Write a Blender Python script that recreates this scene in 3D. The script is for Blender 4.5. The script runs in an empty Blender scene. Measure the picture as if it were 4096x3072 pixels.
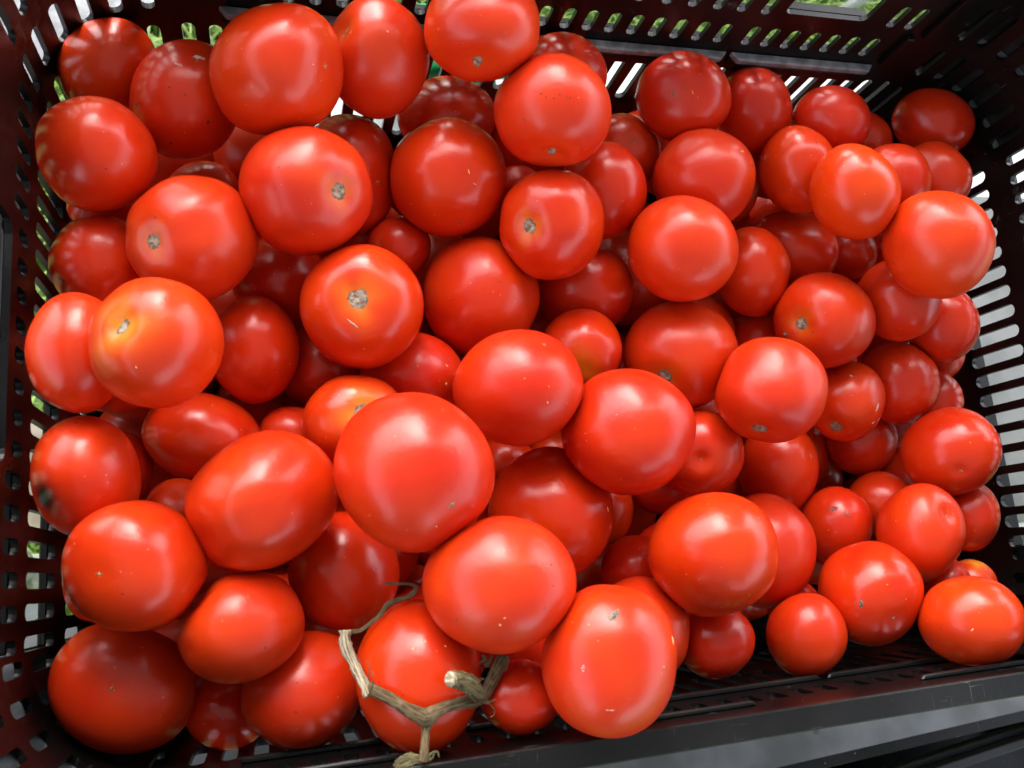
import bpy, bmesh, math, random
from mathutils import Vector, Matrix, Quaternion, noise
from mathutils.geometry import delaunay_2d_cdt

scene = bpy.context.scene
COL = scene.collection
# ------------------------------------------------------------------ camera
CAM_ROT = [[0.960392, 0.028633, -0.277176], [-0.08872, 0.974362, -0.206754], [0.26415, 0.223156, 0.93831]]
CAM_LOC = [-0.17936, 0.07295, 1.29665]
CAM_LENS = 29.752
cd = bpy.data.cameras.new('camera')
cam = bpy.data.objects.new('camera', cd)
COL.objects.link(cam)
mw = Matrix(CAM_ROT).to_4x4()
mw.translation = Vector(CAM_LOC)
cam.matrix_world = mw
cd.sensor_width = 36
cd.lens = CAM_LENS
cd.clip_start = 0.01
cd.clip_end = 500
scene.camera = cam
cd.dof.use_dof = True
cd.dof.focus_distance = 0.45
cd.dof.aperture_fstop = 15
# ------------------------------------------------------------------ sky, sun, exposure
SUN_EL, SUN_AZ = math.radians(38), math.radians(6)      # azimuth from +Y towards +X
world = bpy.data.worlds.new('World')
scene.world = world
world.use_nodes = True
wn = world.node_tree
sky = wn.nodes.new('ShaderNodeTexSky')
sky.sky_type = 'NISHITA'
sky.sun_disc = False
sky.sun_elevation = SUN_EL
sky.sun_rotation = SUN_AZ
sky.air_density = 1.0
sky.dust_density = 3.0
sky.ozone_density = 1.0
bg = wn.nodes['Background']
bg.inputs['Strength'].default_value = 0.15
hs = wn.nodes.new('ShaderNodeHueSaturation')      # a grey overcast
hs.inputs['Saturation'].default_value = 0.4
wn.links.new(sky.outputs[0], hs.inputs['Color'])
wn.links.new(hs.outputs[0], bg.inputs[0])
sl = bpy.data.lights.new('sun', 'SUN')
sl.energy = 1.0
sl.angle = math.radians(112)
sl.color = (1.0, 0.97, 0.93)
sun = bpy.data.objects.new('sun', sl)
COL.objects.link(sun)
sdir = Vector((math.sin(SUN_AZ) * math.cos(SUN_EL), math.cos(SUN_AZ) * math.cos(SUN_EL), math.sin(SUN_EL)))
sun.rotation_euler = sdir.to_track_quat('Z', 'Y').to_euler()
sun.location = sdir * 20
vs = scene.view_settings
vs.view_transform = 'Standard'
vs.look = 'None'
vs.gamma = 1
vs.exposure = 2.38
scene.cycles.max_bounces = 8
scene.cycles.use_denoising = True

RIM = 0.95          # height of the crate's front rim above the ground
# ------------------------------------------------------------------ helpers
def link(o, parent=None):
    COL.objects.link(o)
    if parent:
        o.parent = parent
    return o

def obj(name, bm, mat, parent=None, smooth=False):
    me = bpy.data.meshes.new(name)
    bm.to_mesh(me)
    bm.free()
    if smooth:
        for p in me.polygons:
            p.use_smooth = True
    me.materials.append(mat)
    return link(bpy.data.objects.new(name, me), parent)

def mesh_obj(name, vs_, fs, mat, parent=None, smooth=False):
    me = bpy.data.meshes.new(name)
    me.from_pydata(vs_, [], fs)
    if smooth:
        for p in me.polygons:
            p.use_smooth = True
    me.materials.append(mat)
    me.update()
    return link(bpy.data.objects.new(name, me), parent)

def tag(o, label=None, cat=None, group=None, kind=None):
    if label: o['label'] = label
    if cat: o['category'] = cat
    if group: o['group'] = group
    if kind: o['kind'] = kind
    return o

def empty(name, loc=(0, 0, 0), rz=0):
    o = bpy.data.objects.new(name, None)
    o.location = loc
    o.rotation_euler.z = rz
    return link(o)

def add_box(bm, x0, x1, y0, y1, z0, z1, bevel=0.0):
    r = bmesh.ops.create_cube(bm, size=1)
    for v in r['verts']:
        v.co = Vector(((x0 + x1) / 2 + v.co.x * (x1 - x0), (y0 + y1) / 2 + v.co.y * (y1 - y0), (z0 + z1) / 2 + v.co.z * (z1 - z0)))
    if bevel:
        es = list({e for v in r['verts'] for e in v.link_edges})
        bmesh.ops.bevel(bm, geom=es, offset=bevel, segments=2, profile=0.5, affect='EDGES')

def add_tube(bm, pts, seg=8, flat=1.0, rough=0.0, sub=4, seed=0, cap=True):
    """pts: x, y, z, radius; a bent tapering tube through them."""
    rnd = random.Random(seed)
    P = []
    n = len(pts)
    for i in range(n - 1):
        p0, p1, p2, p3 = [pts[max(0, min(n - 1, j))] for j in (i - 1, i, i + 1, i + 2)]
        for k in range(sub):
            t = k / sub
            P.append([0.5 * (2 * p1[c] + (p2[c] - p0[c]) * t + (2 * p0[c] - 5 * p1[c] + 4 * p2[c] - p3[c]) * t * t + (3 * p1[c] - p0[c] - 3 * p2[c] + p3[c]) * t ** 3) for c in range(4)])
    P.append(list(pts[-1]))
    fx, fy, fl = [bm.verts.layers.float.get(k) or bm.verts.layers.float.new(k) for k in ('fx', 'fy', 'fl')]
    rings = []
    side = None
    for i, p in enumerate(P):
        a = Vector(P[max(0, i - 1)][:3]); b = Vector(P[min(len(P) - 1, i + 1)][:3])
        d = (b - a).normalized()
        if side is None:
            side = d.orthogonal().normalized()
            up = Vector(CAM_LOC) - Vector(p[:3])
            side = d.cross(up).normalized()
        side = (side - d * side.dot(d)).normalized()
        nrm = d.cross(side)
        ring = []
        for k in range(seg):
            an = 2 * math.pi * k / seg
            rr = max(p[3], 2e-4) * (1 + rnd.uniform(-rough, rough))
            v_ = bm.verts.new(Vector(p[:3]) + side * math.cos(an) * rr + nrm * math.sin(an) * rr * flat)
            v_[fx] = math.cos(an); v_[fy] = math.sin(an); v_[fl] = i / sub + seed
            ring.append(v_)
        rings.append(ring)
    for r0, r1 in zip(rings, rings[1:]):
        for k in range(seg):
            bm.faces.new((r0[k], r0[(k + 1) % seg], r1[(k + 1) % seg], r1[k]))
    if cap:
        bm.faces.new(rings[0][::-1])
        bm.faces.new(rings[-1])

# ------------------------------------------------------------------ materials
def mat(name, color=(0.5, 0.5, 0.5), rough=0.5, spec=0.5):
    m = bpy.data.materials.new(name)
    m.use_nodes = True
    b = m.node_tree.nodes['Principled BSDF']
    b.inputs['Base Color'].default_value = (*color, 1)
    b.inputs['Roughness'].default_value = rough
    b.inputs['Specular IOR Level'].default_value = spec
    return m, m.node_tree, b

def N(nt, kind, **kw):
    n = nt.nodes.new('ShaderNode' + kind)
    for k, v in kw.items():
        if k in n.inputs:
            n.inputs[k].default_value = v
        else:
            setattr(n, k, v)
    return n

def mix(nt, fac, a, b):
    n = nt.nodes.new('ShaderNodeMix')
    n.data_type = 'RGBA'
    for s, v in ((0, fac), (6, a), (7, b)):
        if isinstance(v, (int, float)):
            n.inputs[s].default_value = v
        elif isinstance(v, tuple):
            n.inputs[s].default_value = (*v, 1)
        else:
            nt.links.new(v, n.inputs[s])
    return n.outputs[2]

def ramp(nt, src, a, b):
    n = nt.nodes.new('ShaderNodeMapRange')
    nt.links.new(src, n.inputs[0])
    n.interpolation_type = 'SMOOTHSTEP'
    n.inputs[1].default_value = a
    n.inputs[2].default_value = b
    return n.outputs[0]

def math_n(nt, op, a, b):
    n = nt.nodes.new('ShaderNodeMath')
    n.operation = op
    n.use_clamp = False
    for s, v in ((0, a), (1, b)):
        if isinstance(v, (int, float)):
            n.inputs[s].default_value = v
        else:
            nt.links.new(v, n.inputs[s])
    return n.outputs[0]

def bump(nt, b, h, strength, dist):
    n = nt.nodes.new('ShaderNodeBump')
    n.inputs['Strength'].default_value = strength
    n.inputs['Distance'].default_value = dist
    nt.links.new(h, n.inputs['Height'])
    nt.links.new(n.outputs[0], b.inputs['Normal'])

def tomato_skin():
    m, nt, b = mat('tomato_skin', rough=0.3)
    L = nt.links
    tc = N(nt, 'TexCoord')
    info = N(nt, 'ObjectInfo')
    off = N(nt, 'VectorMath', operation='ADD')
    L.new(tc.outputs['Object'], off.inputs[0])
    sc_ = N(nt, 'VectorMath', operation='SCALE')
    cmb = N(nt, 'CombineXYZ')
    for i in range(3):
        L.new(info.outputs['Random'], cmb.inputs[i])
    L.new(cmb.outputs[0], sc_.inputs[0]); sc_.inputs['Scale'].default_value = 7.3
    L.new(sc_.outputs[0], off.inputs[1])
    co = off.outputs[0]
    hue = N(nt, 'Attribute', attribute_type='OBJECT', attribute_name='hue')
    n1 = N(nt, 'TexNoise', Scale=38.0, Detail=2.0); L.new(co, n1.inputs['Vector'])
    h = math_n(nt, 'MULTIPLY_ADD', hue.outputs['Fac'], 0.42)
    h.node.inputs[2].default_value = 0.40
    h = math_n(nt, 'ADD', h, math_n(nt, 'MULTIPLY', math_n(nt, 'SUBTRACT', n1.outputs['Fac'], 0.5), 0.9))
    h = ramp(nt, h, -0.15, 1.15)
    c = mix(nt, h, (0.56, 0.012, 0.003), (0.70, 0.056, 0.002))
    # broad paler blush
    n3 = N(nt, 'TexNoise', Scale=70.0, Detail=1.0); L.new(co, n3.inputs['Vector'])
    c = mix(nt, math_n(nt, 'MULTIPLY', ramp(nt, n3.outputs['Fac'], 0.35, 0.85), 0.22), c, (0.60, 0.040, 0.012))
    halo = N(nt, 'Attribute', attribute_type='GEOMETRY', attribute_name='halo')
    c = mix(nt, halo.outputs['Fac'], c, (0.74, 0.34, 0.02))
    rot = N(nt, 'Attribute', attribute_type='GEOMETRY', attribute_name='rot')
    c = mix(nt, rot.outputs['Fac'], c, (0.012, 0.006, 0.004))
    # lenticel specks
    vo = N(nt, 'TexVoronoi', Scale=260.0); L.new(co, vo.inputs['Vector'])
    vs2 = N(nt, 'TexVoronoi', Scale=260.0, feature='F1'); L.new(co, vs2.inputs['Vector'])
    rnd = N(nt, 'SeparateColor'); L.new(vo.outputs['Color'], rnd.inputs[0])
    size = math_n(nt, 'MULTIPLY', rnd.outputs[0], 0.11)
    spot = math_n(nt, 'LESS_THAN', vo.outputs['Distance'], size)
    some = math_n(nt, 'GREATER_THAN', rnd.outputs[1], 0.55)
    f = math_n(nt, 'MULTIPLY', math_n(nt, 'MULTIPLY', spot, some), 0.38)
    c = mix(nt, f, c, (0.80, 0.42, 0.20))
    # dark specks
    vd = N(nt, 'TexVoronoi', Scale=120.0); L.new(co, vd.inputs['Vector'])
    rd = N(nt, 'SeparateColor'); L.new(vd.outputs['Color'], rd.inputs[0])
    f2 = math_n(nt, 'MULTIPLY', math_n(nt, 'LESS_THAN', vd.outputs['Distance'], math_n(nt, 'MULTIPLY', rd.outputs[0], 0.075)), math_n(nt, 'GREATER_THAN', rd.outputs[1], 0.78))
    c = mix(nt, math_n(nt, 'MULTIPLY', f2, 0.8), c, (0.10, 0.03, 0.015))
    L.new(c, b.inputs['Base Color'])
    # gloss: waxy with dusty bloom patches
    L.new(math_n(nt, 'ADD', 0.245, math_n(nt, 'MULTIPLY', info.outputs['Random'], 0.10)), b.inputs['Roughness'])
    b.inputs['Specular IOR Level'].default_value = 0.40
    b.inputs['Coat Weight'].default_value = 0.12
    b.inputs['Coat Roughness'].default_value = 0.2
    b.inputs['Subsurface Weight'].default_value = 0.18
    b.inputs['Subsurface Radius'].default_value = (1.0, 0.25, 0.1)
    b.inputs['Subsurface Scale'].default_value = 0.003
    nb = N(nt, 'TexNoise', Scale=45.0, Detail=7.0, Roughness=0.62); L.new(co, nb.inputs['Vector'])
    bump(nt, b, nb.outputs['Fac'], 0.35, 0.0016)
    return m

def cork():
    m, nt, b = mat('corky_scar', rough=0.8, spec=0.3)
    tc = N(nt, 'TexCoord')
    n = N(nt, 'TexNoise', Scale=420.0, Detail=4.0); nt.links.new(tc.outputs['Object'], n.inputs['Vector'])
    rim = N(nt, 'Attribute', attribute_type='GEOMETRY', attribute_name='rim')
    c = mix(nt, ramp(nt, n.outputs['Fac'], 0.35, 0.62), (0.17, 0.11, 0.07), (0.42, 0.34, 0.26))
    c = mix(nt, rim.outputs['Fac'], c, (0.10, 0.055, 0.025))
    nt.links.new(c, b.inputs['Base Color'])
    bump(nt, b, n.outputs['Fac'], 0.8, 0.0012)
    return m

def plain(name, c1, c2, scale, rough, spec=0.4, bmp=0.0, bd=0.001, lo=0.4, hi=0.6):
    m, nt, b = mat(name, rough=rough, spec=spec)
    tc = N(nt, 'TexCoord')
    n = N(nt, 'TexNoise', Scale=scale, Detail=5.0); nt.links.new(tc.outputs['Object'], n.inputs['Vector'])
    nt.links.new(mix(nt, ramp(nt, n.outputs['Fac'], lo, hi), c1, c2), b.inputs['Base Color'])
    if bmp:
        bump(nt, b, n.outputs['Fac'], bmp, bd)
    return m

def black_plastic(name, k, spec, scr):
    m, nt, b = mat(name, rough=0.3, spec=spec)
    L = nt.links
    tc = N(nt, 'TexCoord')
    co = tc.outputs['Object']
    n = N(nt, 'TexNoise', Scale=14.0, Detail=6.0); L.new(co, n.inputs['Vector'])
    # fine scratches: stretched noise, thresholded
    mp = N(nt, 'Mapping'); L.new(co, mp.inputs[0]); mp.inputs['Scale'].default_value = (1400, 60, 90); mp.inputs['Rotation'].default_value = (0.3, 0.2, 0.7)
    s = N(nt, 'TexNoise', Scale=1.0, Detail=2.0); L.new(mp.outputs[0], s.inputs['Vector'])
    mp2 = N(nt, 'Mapping'); L.new(co, mp2.inputs[0]); mp2.inputs['Scale'].default_value = (70, 1300, 80); mp2.inputs['Rotation'].default_value = (0.1, 0.6, -0.5)
    s2 = N(nt, 'TexNoise', Scale=1.0, Detail=2.0); L.new(mp2.outputs[0], s2.inputs['Vector'])
    sc = math_n(nt, 'MAXIMUM', ramp(nt, s.outputs['Fac'], 0.74 - 0.08 * scr, 0.84 - 0.08 * scr), ramp(nt, s2.outputs['Fac'], 0.74 - 0.08 * scr, 0.84 - 0.08 * scr))
    patch = ramp(nt, n.outputs['Fac'], 0.36, 0.62)
    sc = math_n(nt, 'MULTIPLY', sc, patch)
    # dust dots
    v = N(nt, 'TexVoronoi', Scale=150.0); L.new(co, v.inputs['Vector'])
    rd = N(nt, 'SeparateColor'); L.new(v.outputs['Color'], rd.inputs[0])
    dots = math_n(nt, 'MULTIPLY', math_n(nt, 'LESS_THAN', v.outputs['Distance'], math_n(nt, 'MULTIPLY', rd.outputs[0], 0.09)), math_n(nt, 'GREATER_THAN', rd.outputs[2], 0.8))
    c = mix(nt, ramp(nt, n.outputs['Fac'], 0.3, 0.75), (0.0075 * k, 0.0070 * k, 0.0072 * k), (0.014 * k, 0.013 * k, 0.013 * k))
    c = mix(nt, math_n(nt, 'MULTIPLY', sc, scr), c, (0.16, 0.16, 0.16))
    c = mix(nt, math_n(nt, 'MULTIPLY', dots, 0.5), c, (0.35, 0.33, 0.30))
    L.new(c, b.inputs['Base Color'])
    r = nt.nodes.new('ShaderNodeMapRange'); L.new(n.outputs['Fac'], r.inputs[0])
    r.inputs[1].default_value = 0.3; r.inputs[2].default_value = 0.7; r.inputs[3].default_value = 0.24; r.inputs[4].default_value = 0.42
    L.new(r.outputs[0], b.inputs['Roughness'])
    nf = N(nt, 'TexNoise', Scale=500.0, Detail=3.0); L.new(co, nf.inputs['Vector'])
    bump(nt, b, nf.outputs['Fac'], 0.12, 0.0006)
    return m

SKIN = tomato_skin()
CORK = cork()
MARKS = {
    'pit': plain('dark_pit', (0.05, 0.015, 0.008), (0.12, 0.05, 0.03), 1500, 0.7),
    'nick': plain('pale_nick', (0.72, 0.30, 0.08), (0.80, 0.45, 0.20), 1500, 0.5),
    'scuff': plain('white_scuff', (0.66, 0.30, 0.22), (0.80, 0.58, 0.50), 900, 0.6, bmp=0.4),
    'scab': plain('grey_scab', (0.09, 0.065, 0.045), (0.27, 0.23, 0.18), 1100, 0.8, bmp=0.6),
    'slit': plain('cork_slit', (0.30, 0.14, 0.08), (0.62, 0.44, 0.30), 1500, 0.7),
    'wet': plain('wet_split', (0.55, 0.10, 0.07), (0.70, 0.30, 0.25), 900, 0.06, spec=1.0, bmp=0.8, bd=0.002),
    'bruise': plain('bruised_skin', (0.25, 0.03, 0.03), (0.50, 0.10, 0.08), 900, 0.2, bmp=0.8, bd=0.002),
    'twig': plain('dark_twig', (0.05, 0.03, 0.015), (0.14, 0.09, 0.04), 700, 0.9),
    'star': plain('star_scar', (0.10, 0.055, 0.02), (0.45, 0.30, 0.14), 1500, 0.8),
}
BLACK = black_plastic('black_plastic', 0.3, 0.24, 0.5)
RIMP = black_plastic('scratched_rim_plastic', 0.6, 0.36, 0.62)
BACKING = plain('outer_wall_plastic', (0.012, 0.013, 0.013), (0.03, 0.031, 0.032), 60, 0.4)
DUSTY_SKYLIT = plain('dusty_worn_skylit_plastic', (0.13, 0.137, 0.15), (0.30, 0.31, 0.325), 160, 0.38, spec=0.5, lo=0.3, hi=0.75)  # dust and wear, with the sky's sheen painted into the lighter grey
def fibre(name, c1, c2, c3, bd):
    m, nt, b = mat(name, rough=0.85, spec=0.25)
    cmb = N(nt, 'CombineXYZ')
    for i, k in enumerate(('fx', 'fy', 'fl')):
        a = N(nt, 'Attribute', attribute_type='GEOMETRY', attribute_name=k)
        nt.links.new(math_n(nt, 'MULTIPLY', a.outputs['Fac'], (2.0, 2.0, 0.6)[i]), cmb.inputs[i])
    n = N(nt, 'TexNoise', Scale=1.6, Detail=5.0); nt.links.new(cmb.outputs[0], n.inputs['Vector'])
    tc = N(nt, 'TexCoord')
    n2 = N(nt, 'TexNoise', Scale=260.0, Detail=4.0); nt.links.new(tc.outputs['Object'], n2.inputs['Vector'])
    c = mix(nt, ramp(nt, n.outputs['Fac'], 0.36, 0.62), c1, c2)
    c = mix(nt, math_n(nt, 'MULTIPLY', ramp(nt, n2.outputs['Fac'], 0.45, 0.75), 0.6), c, c3)
    nt.links.new(c, b.inputs['Base Color'])
    bump(nt, b, math_n(nt, 'ADD', n.outputs['Fac'], math_n(nt, 'MULTIPLY', n2.outputs['Fac'], 0.5)), 0.6, bd)
    return m
VINE_BARK = fibre('dried_vine_bark', (0.055, 0.036, 0.017), (0.16, 0.11, 0.055), (0.22, 0.165, 0.09), 0.0016)
VINE_PALE = fibre('split_vine_bark', (0.10, 0.07, 0.04), (0.55, 0.47, 0.33), (0.38, 0.31, 0.20), 0.0025)
VINE_GREEN = fibre('stub_bark', (0.045, 0.037, 0.016), (0.19, 0.155, 0.07), (0.15, 0.12, 0.06), 0.0022)
VINE_CUT = plain('cut_vine_end', (0.30, 0.24, 0.15), (0.62, 0.53, 0.38), 700, 0.9, bmp=0.9, bd=0.002)

# ------------------------------------------------------------------ black crate
T0 = 0.0159                     # taper of the walls
HX, D, CR = 0.28, 0.3603, 0.055  # half width, depth, corner radius at rim level
TH = 0.003
BOT = -0.22
TOP = 0.036
def wall_point(u, off, z, kind):
    """u along the wall, off outwards, z relative to the front rim."""
    o = off + T0 * z
    if kind == 'back':  return Vector((u, D + o, z))
    if kind == 'front': return Vector((u, -o, z))
    if kind == 'right': return Vector((HX + o, u, z))
    if kind == 'left':  return Vector((-HX - o, u, z))
    cx, cy, a0 = kind
    a = a0 + u / CR
    r = CR + o
    return Vector((cx + r * math.cos(a), cy + r * math.sin(a), z))

def rrect(u, z0, z1, w, bevel=0.5):
    """Loop of a slot with round ends."""
    r = w / 2
    pts = []
    for k in range(7):
        a = math.pi * k / 6
        pts.append((u + r * math.cos(a), z1 - r + r * math.sin(a)))
    for k in range(7):
        a = math.pi + math.pi * k / 6
        pts.append((u + r * math.cos(a), z0 + r + r * math.sin(a)))
    return pts

def rbox(u0, u1, z0, z1, r):
    pts = []
    for cx, cz, a0 in ((u1 - r, z1 - r, 0), (u0 + r, z1 - r, math.pi / 2), (u0 + r, z0 + r, math.pi), (u1 - r, z0 + r, 1.5 * math.pi)):
        for k in range(5):
            a = a0 + math.pi / 2 * k / 4
            pts.append((cx + r * math.cos(a), cz + r * math.sin(a)))
    return pts

def panel(name, u0, u1, top, holes, kind, parent, thick=TH, steps=0, off0=0.0, bot=BOT, m=None):
    outer = [(u0, bot), (u1, bot), (u1, top), (u0, top)]
    if steps:
        outer = [(u0 + (u1 - u0) * k / steps, bot) for k in range(steps + 1)] + [(u0 + (u1 - u0) * k / steps, top) for k in range(steps, -1, -1)]
    pts = [Vector(p) for p in outer]
    edges = [(i, (i + 1) % len(outer)) for i in range(len(outer))]
    for h in holes:
        n0 = len(pts)
        pts += [Vector(p) for p in h]
        edges += [(n0 + i, n0 + (i + 1) % len(h)) for i in range(len(h))]
    if steps:
        for k in range(1, steps):
            z = bot + 0.01
            while z < top - 0.005:
                pts.append(Vector((u0 + (u1 - u0) * k / steps, z)))
                z += 0.012
    vc, ve, fc, ov, oe, of = delaunay_2d_cdt(pts, edges, [], 1, 1e-6)
    def inside(p, h):
        c = False
        j = len(h) - 1
        for i in range(len(h)):
            if (h[i][1] > p[1]) != (h[j][1] > p[1]) and p[0] < (h[j][0] - h[i][0]) * (p[1] - h[i][1]) / (h[j][1] - h[i][1]) + h[i][0]:
                c = not c
            j = i
        return c
    boxes = [(min(p[0] for p in h), max(p[0] for p in h), min(p[1] for p in h), max(p[1] for p in h)) for h in holes]
    keep = []
    for f in fc:
        g = (sum(vc[i].x for i in f) / len(f), sum(vc[i].y for i in f) / len(f))
        if not any(b[0] <= g[0] <= b[1] and b[2] <= g[1] <= b[3] and inside(g, h) for b, h in zip(boxes, holes)):
            keep.append(list(f))
    n = len(vc)
    V = [wall_point(v.x, off0, v.y, kind) for v in vc] + [wall_point(v.x, off0 + thick, v.y, kind) for v in vc]
    cnt = {}
    for f in keep:
        for i in range(len(f)):
            a, b = f[i], f[(i + 1) % len(f)]
            cnt.setdefault((min(a, b), max(a, b)), []).append((a, b))
    F = [f[::-1] for f in keep] + [[i + n for i in f] for f in keep]
    for k, l in cnt.items():
        if len(l) == 1:
            a, b = l[0]
            F.append([a, b, b + n, a + n])
    o = mesh_obj(name, V, F, m or BLACK, parent)
    bm = bmesh.new(); bm.from_mesh(o.data)
    bmesh.ops.recalc_face_normals(bm, faces=bm.faces)
    bm.to_mesh(o.data); bm.free()
    return o

def strip(name, u0, u1, o0, o1, z0, z1, kind, parent, n=1, chamfer=0.0, m=None):
    """A straight or bent bar along the wall; chamfer shortens its inner edge."""
    V, F = [], []
    for k in range(n + 1):
        t = k / n
        for o_, z in ((o0, z0), (o1, z0), (o1, z1), (o0, z1)):
            ch = chamfer if abs(o_) > 1e-6 and o_ == min(o0, o1) else 0
            u = (u0 + ch) + (u1 - u0 - 2 * ch) * t
            V.append(wall_point(u, o_, z, kind))
    for k in range(n):
        a, b = 4 * k, 4 * k + 4
        for i in range(4):
            j = (i + 1) % 4
            F.append([a + i, a + j, b + j, b + i])
    F += [[0, 3, 2, 1], [4 * n, 4 * n + 1, 4 * n + 2, 4 * n + 3]]
    o = mesh_obj(name, V, F, m or BLACK, parent)
    bm = bmesh.new(); bm.from_mesh(o.data)
    bmesh.ops.recalc_face_normals(bm, faces=bm.faces)
    bmesh.ops.bevel(bm, geom=list(bm.edges), offset=0.0007, segments=1, affect='EDGES') if n == 1 else None
    bm.to_mesh(o.data); bm.free()
    return o

def build_crate():
    root = empty('plastic_crate', (0, 0, RIM))
    ux = HX - CR
    # --- long walls
    rowA = [0.0325, 0.0480, 0.0633, 0.0780, 0.0932, 0.1764, 0.1892]
    rowB = [-0.0166, -0.0035, 0.0098, 0.0232, 0.0366, 0.0501, 0.0640, 0.0780, 0.0965, 0.1093, 0.1228, 0.1365, 0.1502, 0.1640, 0.1781]
    rowB += [-0.0300, -0.0434, -0.0568, -0.0702, -0.0836, -0.097, -0.1104, -0.1238, -0.1372, -0.1506, -0.164, -0.1774]
    rowC = [0.0015 + 0.01345 * k for k in range(-16, 17)]
    rowD = rowC
    for kind, top in (('back', TOP), ('front', 0.0)):
        holes = [rrect(x, -0.042, -0.0252, 0.0062) for x in rowB]
        holes += [rrect(x, -0.1045, -0.0650, 0.0066) for x in rowC if abs(x) < ux - 0.004]
        holes += [rrect(x, -0.165, -0.125, 0.0066) for x in rowC if abs(x) < ux - 0.004]
        if kind == 'back':
            xs = rowA + [-x for x in rowA if x < 0.1] + [0, 0.0165, -0.0165]
            holes += [rrect(x, -0.0145, 0.0035, 0.0062) for x in xs]
            holes += [rbox(0.1045, 0.1585, -0.0118, 0.022, 0.004), rbox(-0.1585, -0.1045, -0.0118, 0.022, 0.004)]
        panel('back_wall' if kind == 'back' else 'front_wall', -ux, ux, top, holes, kind, root)
        strip('outer_rib', -ux, ux, TH + .0003, TH + 0.0042, -0.0455, -0.0425, kind, root)
        if kind == 'back':
            strip('outer_rib', -ux, 0.101, TH + .0003, TH + 0.0042, -0.0180, -0.0150, kind, root)
            strip('outer_rib', 0.162, ux, TH + .0003, TH + 0.0042, -0.0180, -0.0150, kind, root)
            strip('handle_lip', 0.102, 0.161, TH + .0003, TH + 0.0060, -0.0150, -0.0121, kind, root)
            strip('handle_lip', -0.161, -0.102, TH + .0003, TH + 0.0060, -0.0150, -0.0121, kind, root)
        for a, b in ((-0.198, -0.101), (-0.098, -0.0055), (-0.0025, 0.0895), (0.0925, 0.193)):
            if kind == 'back':
                strip('inner_ledge', a, b, -0.0055, 0.0, -0.0530, -0.0487, kind, root, chamfer=0.004, m=DUSTY_SKYLIT)
                strip('ledge_front', a + 0.001, b - 0.001, -0.0052, 0.0, -0.0610, -0.0532, kind, root, chamfer=0.004)
            else:
                strip('inner_ledge', a, b, -0.0026, 0.0, -0.0555, -0.0520, kind, root, chamfer=0.002, m=RIMP)
        if kind == 'front':
            for a, b in ((-0.20, -0.115), (-0.040, 0.030), (0.120, 0.20)):
                strip('inner_ledge', a, b, -0.0024, 0.0, -0.0195, -0.0165, kind, root, chamfer=0.002, m=RIMP)
        for x in (-0.1965, 0.1965):
            strip('corner_rib', x - 0.0028, x + 0.0028, -0.0035, 0.0, -0.0455, -0.019, kind, root)
            if kind == 'back':
                strip('corner_rib', x - 0.0028 + 0.009 * (1 if x > 0 else -1), x + 0.0028 + 0.009 * (1 if x > 0 else -1), -0.0035, 0.0, -0.0185, 0.03, kind, root)
    # --- short walls
    y0, y1 = CR, D - CR
    for kind in ('left', 'right'):
        ys = [0.0577 + 0.0132 * k for k in range(20) if 0.0577 + 0.0132 * k < y1 - 0.003]
        w = 0.0080 if kind == 'right' else 0.0070
        holes = [rrect(y, -0.1050, -0.0640 if kind == 'right' else -0.0585, w) for y in ys]
        holes += [rrect(y, -0.166, -0.126, w) for y in ys]
        lowB = [y for y in ys]
        holes += [rrect(y, -0.0470, -0.0330 if 0.128 < y < 0.235 else -0.026, 0.0066) for y in lowB]
        holes += [rbox(0.129, 0.231, -0.0250, 0.018, 0.006)]
        panel('side_wall', y0, y1, TOP, holes, kind, root)
        strip('handle_lip', 0.126, 0.234, TH + .0003, TH + 0.0095, -0.0275, -0.0245, kind, root)
        strip('outer_rib', y0, y1, TH + .0003, TH + 0.0040, -0.0505, -0.0475, kind, root)
        strip('outer_rib', y0, y1, TH + .0003, TH + (0.0090 if kind == 'right' else 0.0042), -0.1085, -0.1055, kind, root)
    # --- rounded corners, double walled
    L = CR * math.pi / 2
    for kx, ky, a0, name in ((ux, D - CR, 0.0, 'b'), (-ux, D - CR, math.pi / 2, 'b'), (-ux, CR, math.pi, 'f'), (ux, CR, 1.5 * math.pi, 'f')):
        kd = (kx, ky, a0)
        us = [0.006 + 0.0150 * k for k in range(6)]
        holes = [rrect(u, -0.0560, -0.0300, 0.0062) for u in us]
        holes += [rrect(u, -0.0190, 0.010, 0.0062) for u in us]
        holes += [rrect(u, -0.1045, -0.0690, 0.0066) for u in us]
        panel('corner_wall', 0, L, TOP, holes, kd, root, steps=12)
        if not (kx < 0 and ky > 0.2): panel('corner_backing', -0.0, L, TOP - 0.004, [], kd, root, steps=12, off0=0.009, thick=0.002, bot=BOT, m=BACKING)
        strip('outer_rib', 0, L, TH + .0003, 0.022 if (kx < 0 and ky > 0.2) else 0.0087, -0.0595, -0.0565, kd, root, n=12, m=DUSTY_SKYLIT)
        strip('outer_rib', 0, L, TH + .0003, 0.0087, -0.0225, -0.0195, kd, root, n=12, m=DUSTY_SKYLIT)
    # --- rims
    strip('rim', -ux, ux, -0.0006, 0.0165, TOP - 0.003, TOP + 0.004, 'back', root)
    strip('rim', y0, y1, -0.0006, 0.0165, TOP - 0.003, TOP + 0.004, 'left', root)
    strip('rim', y0, y1, -0.0006, 0.0165, TOP - 0.003, TOP + 0.004, 'right', root)
    for kx, ky, a0 in ((ux, D - CR, 0.0), (-ux, D - CR, math.pi / 2), (-ux, CR, math.pi), (ux, CR, 1.5 * math.pi)):
        strip('rim', 0, L, -0.0006, 0.0165, TOP - 0.003, TOP + 0.004, (kx, ky, a0), root, n=12)
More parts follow.
